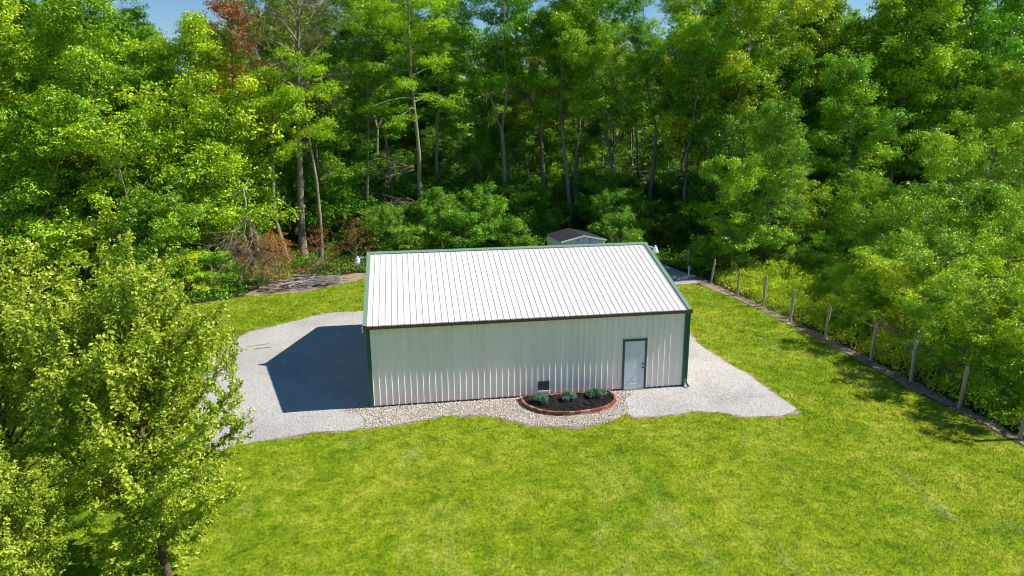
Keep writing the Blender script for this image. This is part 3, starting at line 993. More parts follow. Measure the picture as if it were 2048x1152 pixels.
def skeleton(rng, H, cb, R, prof, nl, lean=(0, 0), wob=0.25, r0=0.25, fork=None, el=(15, 60), clump_r=(0.5, 0.9), flat=0.4, sec=0.7, droop=0.15, wig=0.12, depth=1.0, tip=True):
    """trunk with limbs and side branches; returns tubes and leaf clumps"""
    tubes, clumps = [], []
    K = 12
    leaders = []
    base = np.array([0., 0., 0.])
    def path(p0, d0, length, k, wobble, upturn):
        pts = [p0]; d_ = norm(np.array(d0, float))
        for i in range(k):
            d_ = norm(d_ + rng.normal(0, wobble, 3) + np.array([0, 0, upturn]))
            pts.append(pts[-1] + d_ * length / k)
        return np.array(pts)
    ld = np.array([lean[0], lean[1], 1.0])
    main = path(base, ld, H, K, wob * 0.12, 0.0)
    main[:, :2] += np.linspace(0, 1, K + 1)[:, None] * 0
    rad = r0 * (1 - np.linspace(0, 1, K + 1) ** 0.9 * 0.90)
    rad[0] *= 1.35
    if fork:
        kf = max(1, int(K * fork))
        tubes.append((main[:kf + 1], rad[:kf + 1], 8))
        nf = rng.integers(2, 4)
        a0 = rng.uniform(0, 6.28)
        for i in range(nf):
            a_ = a0 + i * 2 * math.pi / nf
            pth = path(main[kf], (0.38 * math.cos(a_), 0.38 * math.sin(a_), 1), (H - main[kf][2]) * rng.uniform(.85, 1.05), 9, 0.06, 0.03)
            rd = rad[kf] * 0.75 * (1 - np.linspace(0, 1, 10) * .88)
            tubes.append((pth, rd, 7)); leaders.append((pth, rd))
    else:
        tubes.append((main, rad, 8)); leaders.append((main, rad))
    cbz = cb * H
    ga = rng.uniform(0, 6.28)
    for i in range(nl):
        pth, rd = leaders[i % len(leaders)]
        t = cb + (0.97 - cb) * ((i + rng.uniform(0, .8)) / nl)
        z = t * H
        zz = pth[:, 2]
        if z < zz[0]: continue
        z = min(z, zz[-1] * .995)
        p0 = np.array([np.interp(z, zz, pth[:, 0]), np.interp(z, zz, pth[:, 1]), z])
        rb = np.interp(z, zz, rd)
        u = (t - cb) / (1 - cb)
        ga += 2.4 + rng.uniform(-.4, .4)
        Ln = R * prof(u) * rng.uniform(0.55, 1.28)
        e = math.radians(el[0] + (el[1] - el[0]) * u + rng.uniform(-10, 10))
        d0 = (math.cos(ga) * math.cos(e), math.sin(ga) * math.cos(e), math.sin(e))
        k = 6
        lp = path(p0, d0, Ln, k, wig, -droop * 0.4)
        r1 = min(rb * 0.6, 0.018 + 0.028 * Ln)
        tubes.append((lp, r1 * (1 - np.linspace(0, 1, k + 1) * .8), 5))
        ti = rng.uniform(0.25, 0.75)
        ns = max(2, int(Ln / sec))
        for j in range(ns):
            s_ = 0.25 + 0.75 * (j + rng.uniform(0, 1)) / ns
            q = np.array([np.interp(s_ * k, range(k + 1), lp[:, c_]) for c_ in range(3)])
            dd = norm(lp[min(k, int(s_ * k) + 1)] - lp[int(s_ * k * .99)])
            side = np.array([-dd[1], dd[0], 0.1]) * (1 if j % 2 else -1)
            sl = max(0.4, 0.42 * Ln * (1.15 - s_) * rng.uniform(.7, 1.2))
            sp = path(q, norm(dd * .7 + side * rng.uniform(.5, 1.1) + np.array([0, 0, rng.uniform(-.1, .35)])), sl, 3, wig, -droop * .5)
            tubes.append((sp, max(.008, r1 * .35) * (1 - np.linspace(0, 1, 4) * .7), 4))
            cr = rng.uniform(*clump_r)
            clumps.append((*sp[-1], cr, flat, ti + rng.uniform(-.12, .12)))
            if sl > 1.1:
                clumps.append((*sp[1], cr * .8, flat, ti + rng.uniform(-.12, .12)))
        clumps.append((*lp[-1], rng.uniform(*clump_r), flat, ti))
    if tip:
        for pth, rd in leaders:
            for k2 in range(3):
                clumps.append((*(pth[-1] + rng.normal(0, .3, 3)), rng.uniform(*clump_r) * .8, max(flat, .6), rng.uniform(.3, .8)))
    return tubes, clumps

def tubes_mesh(name, tubes, extra=None):
    Vs, Fs = [], []; b = 0
    for pts, rad, n in tubes:
        pts = np.asarray(pts); k = len(pts)
        d = np.gradient(pts, axis=0); d = norm(d)
        ref = np.array([0.31, 0.17, 0.93]) if abs(d[0] @ np.array([0.31, 0.17, 0.93])) < .93 else np.array([1., 0, 0])
        A = norm(np.cross(d, ref)); B = np.cross(d, A)
        th = np.arange(n) * 2 * math.pi / n
        ring = A[:, None] * np.cos(th)[None, :, None] + B[:, None] * np.sin(th)[None, :, None]
        V = pts[:, None] + ring * np.asarray(rad)[:, None, None]
        i = np.arange(k - 1)[:, None] * n; j = np.arange(n)[None]
        j2 = (j + 1) % n
        Fs.append(np.stack([i + j, i + j2, i + n + j2, i + n + j], -1).reshape(-1, 4) + b)
        Vs.append(V.reshape(-1, 3)); b += k * n
    return np_mesh(name, np.concatenate(Vs), None, np.concatenate(Fs), smooth=True)

round_prof = lambda u: max(0.25, math.sin(math.pi * (0.14 + 0.80 * u)))
low_prof = lambda u: max(0.22, 1.0 - 0.78 * u ** 1.4)
oval_prof = lambda u: max(0.3, math.sin(math.pi * (0.22 + 0.70 * u)) ** 0.8)
vase_prof = lambda u: 0.55 + 0.55 * math.sin(math.pi * min(1, u * .9 + .05))

def make_kind(seed, leaf=0.19, dens=150, leaf_mt='leaf', bark='bark', upw=0.7, **kw):
    g = np.random.default_rng(seed)
    tubes, clumps = skeleton(g, **kw)
    tm = tubes_mesh("trunk", tubes); tm.materials.append(M[bark])
    V, F, T = clump_leaves(clumps, g, leaf, dens, upw=upw)
    cm = np_mesh("crown", V, F, tint=T); cm.materials.append(M[leaf_mt])
    return tm, cm

def plant(kind, name, x, y, label, cat, group=None, s=1.0, sz=None, rz=0.0, color=(1, 1, 1), leaf_override=None, crown=True, z=0.0):
    r = empty(name, (x, y, z), rz)
    r.scale = (s, s, sz or s)
    tag(r, label, cat, group)
    t = mesh_obj("trunk" if "tree" in name else "stem", kind[0], None, r)
    c = mesh_obj("crown" if "tree" in name else "foliage", kind[1], None, r)
    c.color = (*color, 1)
    return r

K = {}
# tall woodland trees
K['maple1'] = make_kind(11, H=21, cb=0.28, R=5.2, prof=round_prof, nl=60, r0=0.30, clump_r=(.4, 1.0), flat=.75, dens=250, leaf=.23, sec=.5, el=(18, 68))
K['maple2'] = make_kind(12, H=20, cb=0.20, R=5.4, prof=oval_prof, nl=64, r0=0.28, fork=.35, clump_r=(.4, 1.0), flat=.75, dens=260, leaf=.20, sec=.5, el=(18, 68))
K['maple3'] = make_kind(13, H=23, cb=0.38, R=4.8, prof=round_prof, nl=52, r0=0.27, fork=.5, clump_r=(.4, .95), flat=.75, dens=260, leaf=.20, sec=.5, el=(20, 70))
K['maple4'] = make_kind(14, H=18, cb=0.10, R=4.8, prof=oval_prof, nl=66, r0=0.24, clump_r=(.4, .95), flat=.75, dens=220, leaf=.20, sec=.6, el=(15, 68))
K['tall1'] = make_kind(51, H=24, cb=0.55, R=5.0, prof=round_prof, nl=44, r0=0.27, fork=.45, clump_r=(.4, .95), flat=.7, dens=200, leaf=.20, sec=.5, el=(25, 75), bark='bark')
K['tall2'] = make_kind(52, H=22, cb=0.50, R=4.6, prof=vase_prof, nl=38, r0=0.22, clump_r=(.4, .95), flat=.7, dens=190, leaf=.20, sec=.65, el=(25, 75), wob=.6, lean=(.06, 0))
K['open1'] = make_kind(15, H=24, cb=0.42, R=4.2, prof=vase_prof, nl=42, r0=0.26, fork=.45, clump_r=(.35, .85), flat=.8, dens=200, leaf=.18, el=(30, 72))
K['open2'] = make_kind(16, H=22, cb=0.35, R=4.0, prof=vase_prof, nl=38, r0=0.2, clump_r=(.35, .85), flat=.8, dens=200, leaf=.18, wob=.5, el=(25, 70))
# layered lime-green trees with flat sprays
K['lime1'] = make_kind(17, H=23, cb=0.48, R=4.8, prof=oval_prof, nl=28, r0=0.25, el=(4, 45), clump_r=(.4, .95), flat=.38, dens=230, leaf=.16, leaf_mt='leaf_lime', upw=1.0, droop=.12)
K['lime2'] = make_kind(18, H=13, cb=0.62, R=3.2, prof=oval_prof, nl=13, r0=0.2, el=(2, 40), clump_r=(.6, 1.0), flat=.38, dens=240, leaf=.16, leaf_mt='leaf_lime', upw=1.0, lean=(-.12, 0), wob=.6, droop=.12)
# low trees with foliage to the ground
K['edge1'] = make_kind(19, H=9, cb=0.06, R=3.8, prof=oval_prof, nl=50, r0=0.12, clump_r=(.45, .85), flat=.8, dens=240, leaf=.19, el=(15, 72), fork=.25)
K['edge2'] = make_kind(20, H=7.5, cb=0.06, R=3.3, prof=round_prof, nl=44, r0=0.10, clump_r=(.4, .8), flat=.8, dens=240, leaf=.18, fork=.15, el=(15, 75))
K['edge3'] = make_kind(21, H=11, cb=0.08, R=3.9, prof=oval_prof, nl=54, r0=0.14, clump_r=(.45, .9), flat=.7, dens=240, leaf=.19, droop=.2, el=(15, 72), fork=.2)
# shrubs
K['bush1'] = make_kind(22, H=3.2, cb=0.04, R=2.1, prof=round_prof, nl=30, r0=0.04, clump_r=(.3, .55), flat=.65, dens=400, leaf=.14, sec=.5, fork=.1)
K['bush2'] = make_kind(23, H=2.4, cb=0.03, R=1.9, prof=oval_prof, nl=26, r0=0.03, clump_r=(.28, .52), flat=.65, dens=420, leaf=.13, sec=.5)
# thin-leaved and coloured ones
K['sparse'] = make_kind(24, H=24, cb=0.42, R=4.4, prof=vase_prof, nl=46, r0=0.33, clump_r=(.35, .85), flat=.7, dens=75, leaf=.15, leaf_mt='leaf_mauve', el=(25, 70), fork=None)
K['red'] = make_kind(25, H=18.5, cb=0.66, R=3.3, prof=round_prof, nl=24, r0=0.16, clump_r=(.35, .85), flat=.8, dens=140, leaf=.17, leaf_mt='leaf_red', bark='bark_dark')

# ------------------------------------------------------------------ the wood: trees that can be picked out
G_FRONT = "trees along the front edge of the wood"
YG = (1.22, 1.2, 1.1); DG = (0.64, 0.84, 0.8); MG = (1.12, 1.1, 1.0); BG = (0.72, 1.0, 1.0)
plant(K['sparse'], "woodland_tree", -6.5, 30, "tall straight grey trunk with thin purplish crown behind the brown log pile", "tree", rz=.6)
plant(K['lime2'], "leaning_tree", -7.4, 28.3, "small leaning tree with flat lime crown left of the straight grey trunk", "tree", rz=.1, sz=1.05)
plant(K['lime2'], "leaning_tree", -4.9, 27.5, "slender lime topped tree just right of the straight grey trunk", "tree", rz=2.2, s=.92, sz=1.15)
plant(K['red'], "red_tree", -10.9, 29.8, "tree with rust red leaves high against the sky at upper left", "tree", rz=1.0, s=.99, color=(1.05, 1.5, 1.3))
plant(K['lime1'], "layered_tree", 2.7, 33, "tall tree with pale trunk and layered lime sprays above left roof half", "tree", rz=.4, color=(1.0, 1.02, 1))
plant(K['lime1'], "layered_tree", 4.6, 38.5, "grey trunked tree with one low lime spray behind the layered lime tree", "tree", rz=3.4, s=.92, color=(.8, .95, 1))
plant(K['open1'], "forked_tree", 14.9, 40, "tall open tree whose pale trunk forks against the top centre sky", "tree", rz=.2, color=(.95, 1, .9))
plant(K['open2'], "slender_tree", 20.8, 36, "slender dark trunked tree rising behind the small white shed", "tree", rz=1.7, color=(.8, 1, .9))
plant(K['open1'], "forked_tree", 23.8, 36.5, "multi stemmed open tree right of the small white shed", "tree", rz=2.6, s=.95, color=(.8, 1, .9))
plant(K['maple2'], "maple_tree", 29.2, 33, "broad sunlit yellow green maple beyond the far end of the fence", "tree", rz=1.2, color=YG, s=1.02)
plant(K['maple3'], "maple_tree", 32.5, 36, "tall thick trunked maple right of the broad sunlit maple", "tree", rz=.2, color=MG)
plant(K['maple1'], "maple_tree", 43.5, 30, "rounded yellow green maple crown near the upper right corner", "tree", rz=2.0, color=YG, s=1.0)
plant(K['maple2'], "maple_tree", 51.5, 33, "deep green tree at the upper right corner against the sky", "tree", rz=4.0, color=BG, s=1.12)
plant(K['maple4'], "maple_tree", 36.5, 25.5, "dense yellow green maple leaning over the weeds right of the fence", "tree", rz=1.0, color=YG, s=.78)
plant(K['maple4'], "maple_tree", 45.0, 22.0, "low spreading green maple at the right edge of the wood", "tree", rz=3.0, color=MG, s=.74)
plant(K['tall1'], "woodland_tree", 10.3, 36.0, "tall tree with a long pale trunk left of the forked tree", "tree", rz=.7, s=.95, color=(.8, 1, .9))
plant(K['tall2'], "woodland_tree", 0.4, 39.0, "tall tree with a bending trunk behind the left end of the roof", "tree", rz=2.7, s=1.0, color=(.9, 1.05, .9))
plant(K['tall1'], "woodland_tree", 18.0, 40.5, "tall dark crowned tree between the forked tree and the shed's right side", "tree", rz=4.1, s=1.0, color=(.7, 1, .9))
# left side wall of trees
plant(K['maple4'], "maple_tree", -25.5, 27, "tall yellow green tree in the upper left corner", "tree", rz=0.4, color=YG, s=1.1)
plant(K['maple4'], "maple_tree", -18.6, 27, "dense green tree second from the left corner of the wood", "tree", rz=2.4, color=(1.0, 1.05, .8), s=.98)
plant(K['maple2'], "maple_tree", -14.6, 31, "green tree whose top stands left of the rust red tree", "tree", rz=5.2, color=YG, s=.84)
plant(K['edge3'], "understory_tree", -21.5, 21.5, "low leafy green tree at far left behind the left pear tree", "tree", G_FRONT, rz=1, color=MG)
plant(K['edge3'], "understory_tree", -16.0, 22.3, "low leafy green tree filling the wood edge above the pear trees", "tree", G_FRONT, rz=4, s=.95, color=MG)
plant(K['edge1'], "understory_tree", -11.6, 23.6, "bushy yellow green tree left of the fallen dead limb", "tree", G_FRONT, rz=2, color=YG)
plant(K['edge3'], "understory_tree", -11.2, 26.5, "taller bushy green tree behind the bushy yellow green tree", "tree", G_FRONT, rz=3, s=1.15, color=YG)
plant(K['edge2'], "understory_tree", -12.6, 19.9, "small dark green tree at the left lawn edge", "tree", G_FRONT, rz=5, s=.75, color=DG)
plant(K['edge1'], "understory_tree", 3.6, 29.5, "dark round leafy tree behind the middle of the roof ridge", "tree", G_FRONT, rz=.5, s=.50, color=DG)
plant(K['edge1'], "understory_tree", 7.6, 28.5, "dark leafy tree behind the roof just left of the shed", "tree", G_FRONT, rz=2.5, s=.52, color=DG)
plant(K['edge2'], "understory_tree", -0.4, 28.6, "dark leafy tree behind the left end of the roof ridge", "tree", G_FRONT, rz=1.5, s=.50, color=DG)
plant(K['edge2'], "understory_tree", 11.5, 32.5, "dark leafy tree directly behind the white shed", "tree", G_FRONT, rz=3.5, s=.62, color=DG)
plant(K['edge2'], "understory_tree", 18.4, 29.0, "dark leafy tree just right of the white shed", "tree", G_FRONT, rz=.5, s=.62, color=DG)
# beyond the fence
G_FENCE = "small trees beyond the fence"
plant(K['edge3'], "young_tree", 23.6, 18.9, "bright young tree arching over the far fence posts", "tree", G_FENCE, rz=1.2, s=.68, color=(1.3, 1.25, .9))
plant(K['edge1'], "young_tree", 29.6, 22.0, "pale leafy young tree right of the arching young tree", "tree", G_FENCE, rz=2.0, s=.66, color=(1.0, 1.05, 1.1))
plant(K['edge1'], "young_tree", 32.8, 19.0, "wide grey green young tree in the middle of the fence weeds", "tree", G_FENCE, rz=4.0, s=.64, color=(1.2, 1.15, 1.1))
plant(K['edge2'], "young_tree", 31.5, 14.0, "round sunlit young tree beyond the middle fence posts", "tree", G_FENCE, rz=5.0, s=.62, color=(1.05, 1.1, .9))
plant(K['edge3'], "young_tree", 36.6, 14.8, "feathery yellow green young tree at the right frame edge", "tree", G_FENCE, rz=.6, s=.80, color=YG)
plant(K['edge2'], "young_tree", 30.6, 9.2, "dense dark green young tree behind the middle of the fence", "tree", G_FENCE, rz=2.6, s=.84, color=(.85, .95, .8))
plant(K['edge1'], "young_tree", 33.6, 8.0, "bright green young tree by the right frame edge above the near posts", "tree", G_FENCE, rz=3.6, s=.64, color=YG)
plant(K['edge2'], "young_tree", 24.1, 2.7, "leafy young tree over the near fence posts with bare twigs below", "tree", G_FENCE, rz=1.6, s=.56, color=(1.35, 1.28, 1.0))
plant(K['edge2'], "young_tree", 23.9, -2.3, "leafy young tree above the second nearest fence post", "tree", G_FENCE, rz=4.6, s=.55, color=(1.35, 1.28, 1.0))
plant(K['edge2'], "young_tree", 28.6, -0.2, "green young tree behind the near fence at lower right", "tree", G_FENCE, rz=.2, s=.62, color=MG)
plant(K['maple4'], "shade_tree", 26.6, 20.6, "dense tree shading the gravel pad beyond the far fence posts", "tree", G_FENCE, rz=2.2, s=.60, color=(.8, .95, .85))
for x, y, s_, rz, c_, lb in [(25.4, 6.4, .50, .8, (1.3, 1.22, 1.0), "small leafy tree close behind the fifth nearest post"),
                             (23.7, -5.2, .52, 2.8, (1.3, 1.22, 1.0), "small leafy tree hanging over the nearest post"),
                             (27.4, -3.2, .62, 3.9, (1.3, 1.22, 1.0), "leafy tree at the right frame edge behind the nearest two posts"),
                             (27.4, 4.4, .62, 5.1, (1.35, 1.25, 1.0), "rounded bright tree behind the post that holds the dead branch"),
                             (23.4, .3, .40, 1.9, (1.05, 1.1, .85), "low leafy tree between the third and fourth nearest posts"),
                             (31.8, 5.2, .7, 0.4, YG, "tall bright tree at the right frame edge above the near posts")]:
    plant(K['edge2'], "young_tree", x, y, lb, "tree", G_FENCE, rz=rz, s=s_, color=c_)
# shrubs at the wood edge
G_SH = "shrubs along the wood edge"
for i, (x, y, s_, c_, lb) in enumerate([
    (-11.6, 18.4, .9, MG, "low green shrub spilling onto the lawn left of the log pile"),
    (-10.2, 19.4, .7, (.8, 1, .8), "low green shrub beside the dead brown twigs"),
    (-14.2, 18.3, 1.0, (.8, 1, .9), "green shrub at the lawn edge behind the pear crowns"),
    (-18.0, 19.2, 1.2, MG, "green shrub at far left between wood and lawn"),
    (1.3, 26.6, .9, DG, "dark green shrub behind the roof ridge near its left end"),
    (5.6, 26.8, 1.0, DG, "dark green shrub behind the middle of the roof ridge"),
    (9.9, 27.2, 1.0, DG, "dark green shrub left of the white shed"),
    (17.6, 25.8, .9, DG, "dark green shrub right of the white shed"),
    (22.4, 21.0, .75, (1, 1.1, .8), "leafy shrub by the farthest fence post"),
    (27.4, 19.0, .7, (1, 1.05, 1.1), "grey green shrub in the weeds behind the fourth farthest post"),
    (29.2, 17.0, .9, (.9, 1.05, 1.1), "dark hollow shrub in the middle of the weed patch"),
    (26.8, 11.4, .55, (1.2, 1.2, .8), "yellowish shrub in the tall weeds behind the middle posts"),
    (23.2, 5.4, .5, (1.2, 1.2, .8), "weedy shrub between the fifth and sixth nearest posts"),
    (22.9, -1.4, .62, (1.1, 1.1, .85), "shrub tangled with dead twigs between the third and second nearest posts"),
    (22.9, -4.0, .66, (1.05, 1.1, .8), "shrub just behind the second nearest fence post"),
    (26.2, 5.6, .95, (1.05, 1.1, .8), "bright shrub behind the tilted dead branch on the fence"),
    (33.0, 3.0, 1.4, MG, "large green shrub at the right frame edge behind the near posts")]):
    plant(K['bush1' if i % 2 else 'bush2'], "shrub", x, y, lb, "shrub", G_SH, rz=i * 1.3, s=s_, color=c_)

# ------------------------------------------------------------------ the wood: everything further in
rt_ = random.Random(8)
heroes = [tuple(o.location[:2]) for o in bpy.data.objects if o.type == 'EMPTY' and 'tree' in o.name]
placed = list(heroes)
def put(x, y, md):
    if any((x - a) ** 2 + (y - b) ** 2 < md * md for a, b in placed): return False
    placed.append((x, y)); return True
kinds = ['maple1', 'maple2', 'maple3', 'maple4', 'open1', 'open2', 'maple3', 'maple1']
# bearings (as on the lens) where the crowns stay low enough to show sky, and how low
SKY_GAPS = [(985, 1055, 100), (1235, 1250, 125), (1345, 1385, 85), (270, 400, 60), (2000, 2100, 35), (690, 705, 20), (1880, 1920, 20)]
n = 0; tries = 0
while n < 130 and tries < 9000:
    tries += 1
    y = 31 + 85 * rt_.random() ** 1.3
    f = (y + 24)
    x = 1.58 + f * (math.tan(yaw) + rt_.uniform(-.84, .98))
    if 8 < x < 20 and y < 34: continue
    # the sky shows between the crowns in two places
    if -16 < x - (y - 30) * -.35 < -11 and y > 34 and rt_.random() < .8: continue
    if not put(x, y, 3.9): continue
    px = 1024 + 1360 * math.tan(math.atan2(x - 1.58, y + 24) - yaw)
    dd_ = math.hypot(x - 1.58, y + 24)
    smax = 9.0
    for g0, g1, gy in SKY_GAPS:
        if g0 - 1360 * 3.2 / dd_ < px < g1 + 1360 * 3.2 / dd_:
            smax = min(smax, (10.36 + dd_ * math.tan(math.atan((576 - gy) / 1360) - pitch)) / 22.5)
    if smax < .62: continue
    kd = rt_.choice(kinds)
    if -4 < x < 30 and y < 62: kd = rt_.choice(['tall1', 'tall2', 'open1', 'open2', 'tall1', 'maple3'])
    v = rt_.uniform(.7, 1.1)
    look = {'t': "tall tree with a long bare trunk", 'o': "airy thin crowned tree", 'm': "densely crowned maple"}[kd[0]]
    where = "deep in the wood at the left" if px < 700 else ("deep in the wood behind the white roof" if px < 1330 else "deep in the wood beyond the fence")
    plant(K[kd], "woodland_tree", x, y, look + " " + where, "tree", look + "s " + where,
          rz=rt_.uniform(0, 6.28), s=min(smax, rt_.uniform(.82, 1.12)), color=(v * rt_.uniform(.68, 1.05), v, v * .9))
    n += 1
n = 0; tries = 0
while n < 92 and tries < 9000:
    tries += 1
    y = 27.5 + 42 * rt_.random()
    f = (y + 24)
    x = 1.58 + f * (math.tan(yaw) + rt_.uniform(-.82, .95))
    if 10 < x < 18 and y < 29: continue
    if not put(x, y, 2.2): continue
    if math.hypot(x - 4, y - 34) < 4: continue
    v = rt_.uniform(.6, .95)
    px = 1024 + 1360 * math.tan(math.atan2(x - 1.58, y + 24) - yaw)
    where = "at the left of the wood" if px < 700 else ("behind the white roof" if px < 1330 else "beyond the fence")
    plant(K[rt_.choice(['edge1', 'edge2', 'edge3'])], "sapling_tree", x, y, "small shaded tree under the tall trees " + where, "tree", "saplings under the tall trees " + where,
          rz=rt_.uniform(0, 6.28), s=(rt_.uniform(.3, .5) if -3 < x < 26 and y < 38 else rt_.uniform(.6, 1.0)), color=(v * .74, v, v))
    n += 1

G_US = "dark shrubs on the floor of the wood"
n = 0; tries = 0
while n < 44 and tries < 4000:
    tries += 1
    x = rt_.uniform(-6, 30); y = rt_.uniform(27.5, 47)
    if 10 < x < 18 and y < 28.5: continue
    if not put(x, y, 1.9): continue
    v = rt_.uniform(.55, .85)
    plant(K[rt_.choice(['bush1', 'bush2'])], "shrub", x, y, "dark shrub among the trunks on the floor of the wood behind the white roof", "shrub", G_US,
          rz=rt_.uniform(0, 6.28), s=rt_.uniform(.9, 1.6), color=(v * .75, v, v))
    n += 1
# the wood goes on to the skyline: one mass of crowns nobody could tell apart
gf = np.random.default_rng(31)
nf_ = 2600
yy = gf.uniform(112, 175, nf_); xx = 1.6 + (yy + 24) * (math.tan(yaw) + gf.uniform(-.95, 1.1, nf_))
cl = [(a_, b_, gf.uniform(1, 19), gf.uniform(2.0, 3.8), .7, gf.uniform(.2, .7)) for a_, b_ in zip(xx, yy)]
V, F, T = clump_leaves(cl, gf, .9, 10)
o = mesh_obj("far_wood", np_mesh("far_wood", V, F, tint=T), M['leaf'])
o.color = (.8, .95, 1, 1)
tag(o, "distant wood closing the view behind the nearer trees", "wood", kind="stuff")

# ------------------------------------------------------------------ weeds and undergrowth
def leaf_stuff(name, P, hmax, size, rng, mat, per=1.0, tints=(.3, .7), patch=2.0):
    n = len(P)
    z = rng.uniform(0.03, 1, n) ** .8
    hh = hmax * (0.50 + 0.28 * np.sin(P[:, 0] * patch) * np.cos(P[:, 1] * patch * 1.3 + 1) + 0.22 * np.sin(P[:, 1] * 4.1 + 2 * np.sin(P[:, 0] * 1.3))) * rng.uniform(.7, 1.15, n)
    C = np.concatenate([P, (z * hh)[:, None]], 1)
    N = np.array([0, 0, .7]) + rng.normal(0, .5, (n, 3))
    T = np.clip(rng.uniform(tints[0], tints[1], n) + 0.2 * np.sin(P[:, 0] * 1.1 + P[:, 1] * .7), 0, 1)
    V, F, T = leaf_quads(C, N, size, rng, .5, T)
    return np_mesh(name, V, F, tint=T)
rw = np.random.default_rng(77)
P = np.stack([rw.uniform(21.1, 42, 140000), rw.uniform(-12, 21, 140000)], 1)
P = P[inside(WEEDG, P) & in_view(P, 2)]
o = mesh_obj("weeds", leaf_stuff("weeds", P, .95, .10, rw, None, tints=(.4, .9)), M['leaf'])
o.color = (1.3, 1.2, .8, 1)
tag(o, "tall bright weeds and vines filling the ground beyond the fence", "weeds", kind="stuff")
cl = []
while len(cl) < 1150:
    x, y = rw.uniform(21.55, 38), rw.uniform(-11, 20)
    if not inside(np.array(WEEDG), np.array([[x, y]]))[0]: continue
    tall = .5 + .5 * math.sin(x * .9 + 1.3) * math.cos(y * .55)
    if x < 23.2 and math.sin(y * 1.9 + 1.2 * math.sin(y * .8)) > .25 + .5 * rw.random(): continue
    if x < 22.4: tall *= .5
    cl.append((x, y, rw.uniform(.25, .55 + .8 * tall), rw.uniform(.25, .5), .75, rw.uniform(.35, .95)))
V, F, T = clump_leaves(cl, rw, .10, 620, upw=.6)
o = mesh_obj("leafy_weeds", np_mesh("leafy_weeds", V, F, tint=T), M['leaf'])
o.color = (1.3, 1.2, .9, 1)
tag(o, "mounds of leafy weeds and brambles behind the line of posts", "weeds", kind="stuff")
P2 = np.stack([rw.uniform(21.6, 36, 26000), rw.uniform(-10, 19, 26000)], 1)
P2 = P2[np.sin(P2[:, 1] * 2.3 + 1.5 * np.sin(P2[:, 0] * 1.7)) > rw.uniform(-.6, 1.2, len(P2))]
P2 = P2[inside(WEEDG, P2) & in_view(P2, 2)]
V, F, T = blades(P2, .80, .03, rw, .5)
o = mesh_obj("tall_grass", np_mesh("tall_grass", V, F, tint=T), M['leaf'])
o.color = (1.3, 1.2, .9, 1)
tag(o, "long unmown grass standing among the weeds beyond the fence", "grass", kind="stuff")
P = np.stack([rw.uniform(-34, 44, 190000), rw.uniform(17, 48, 190000)], 1)
ok = ~inside(np.array(LAWN), P) & ~inside(np.array(GB), P) & ~inside(np.array(DL), P) & in_view(P, 2) & ~((P[:, 0] > 20.8) & (P[:, 1] < 19)) & ~((P[:, 0] > 11) & (P[:, 0] < 17) & (P[:, 1] < 27))
P = P[ok]
o = mesh_obj("undergrowth", leaf_stuff("undergrowth", P, 1.0, .16, rw, None, tints=(.1, .6)), M['leaf'])
o.color = (.75, .95, .9, 1)
tag(o, "dark green ground cover on the floor of the wood", "undergrowth", kind="stuff")

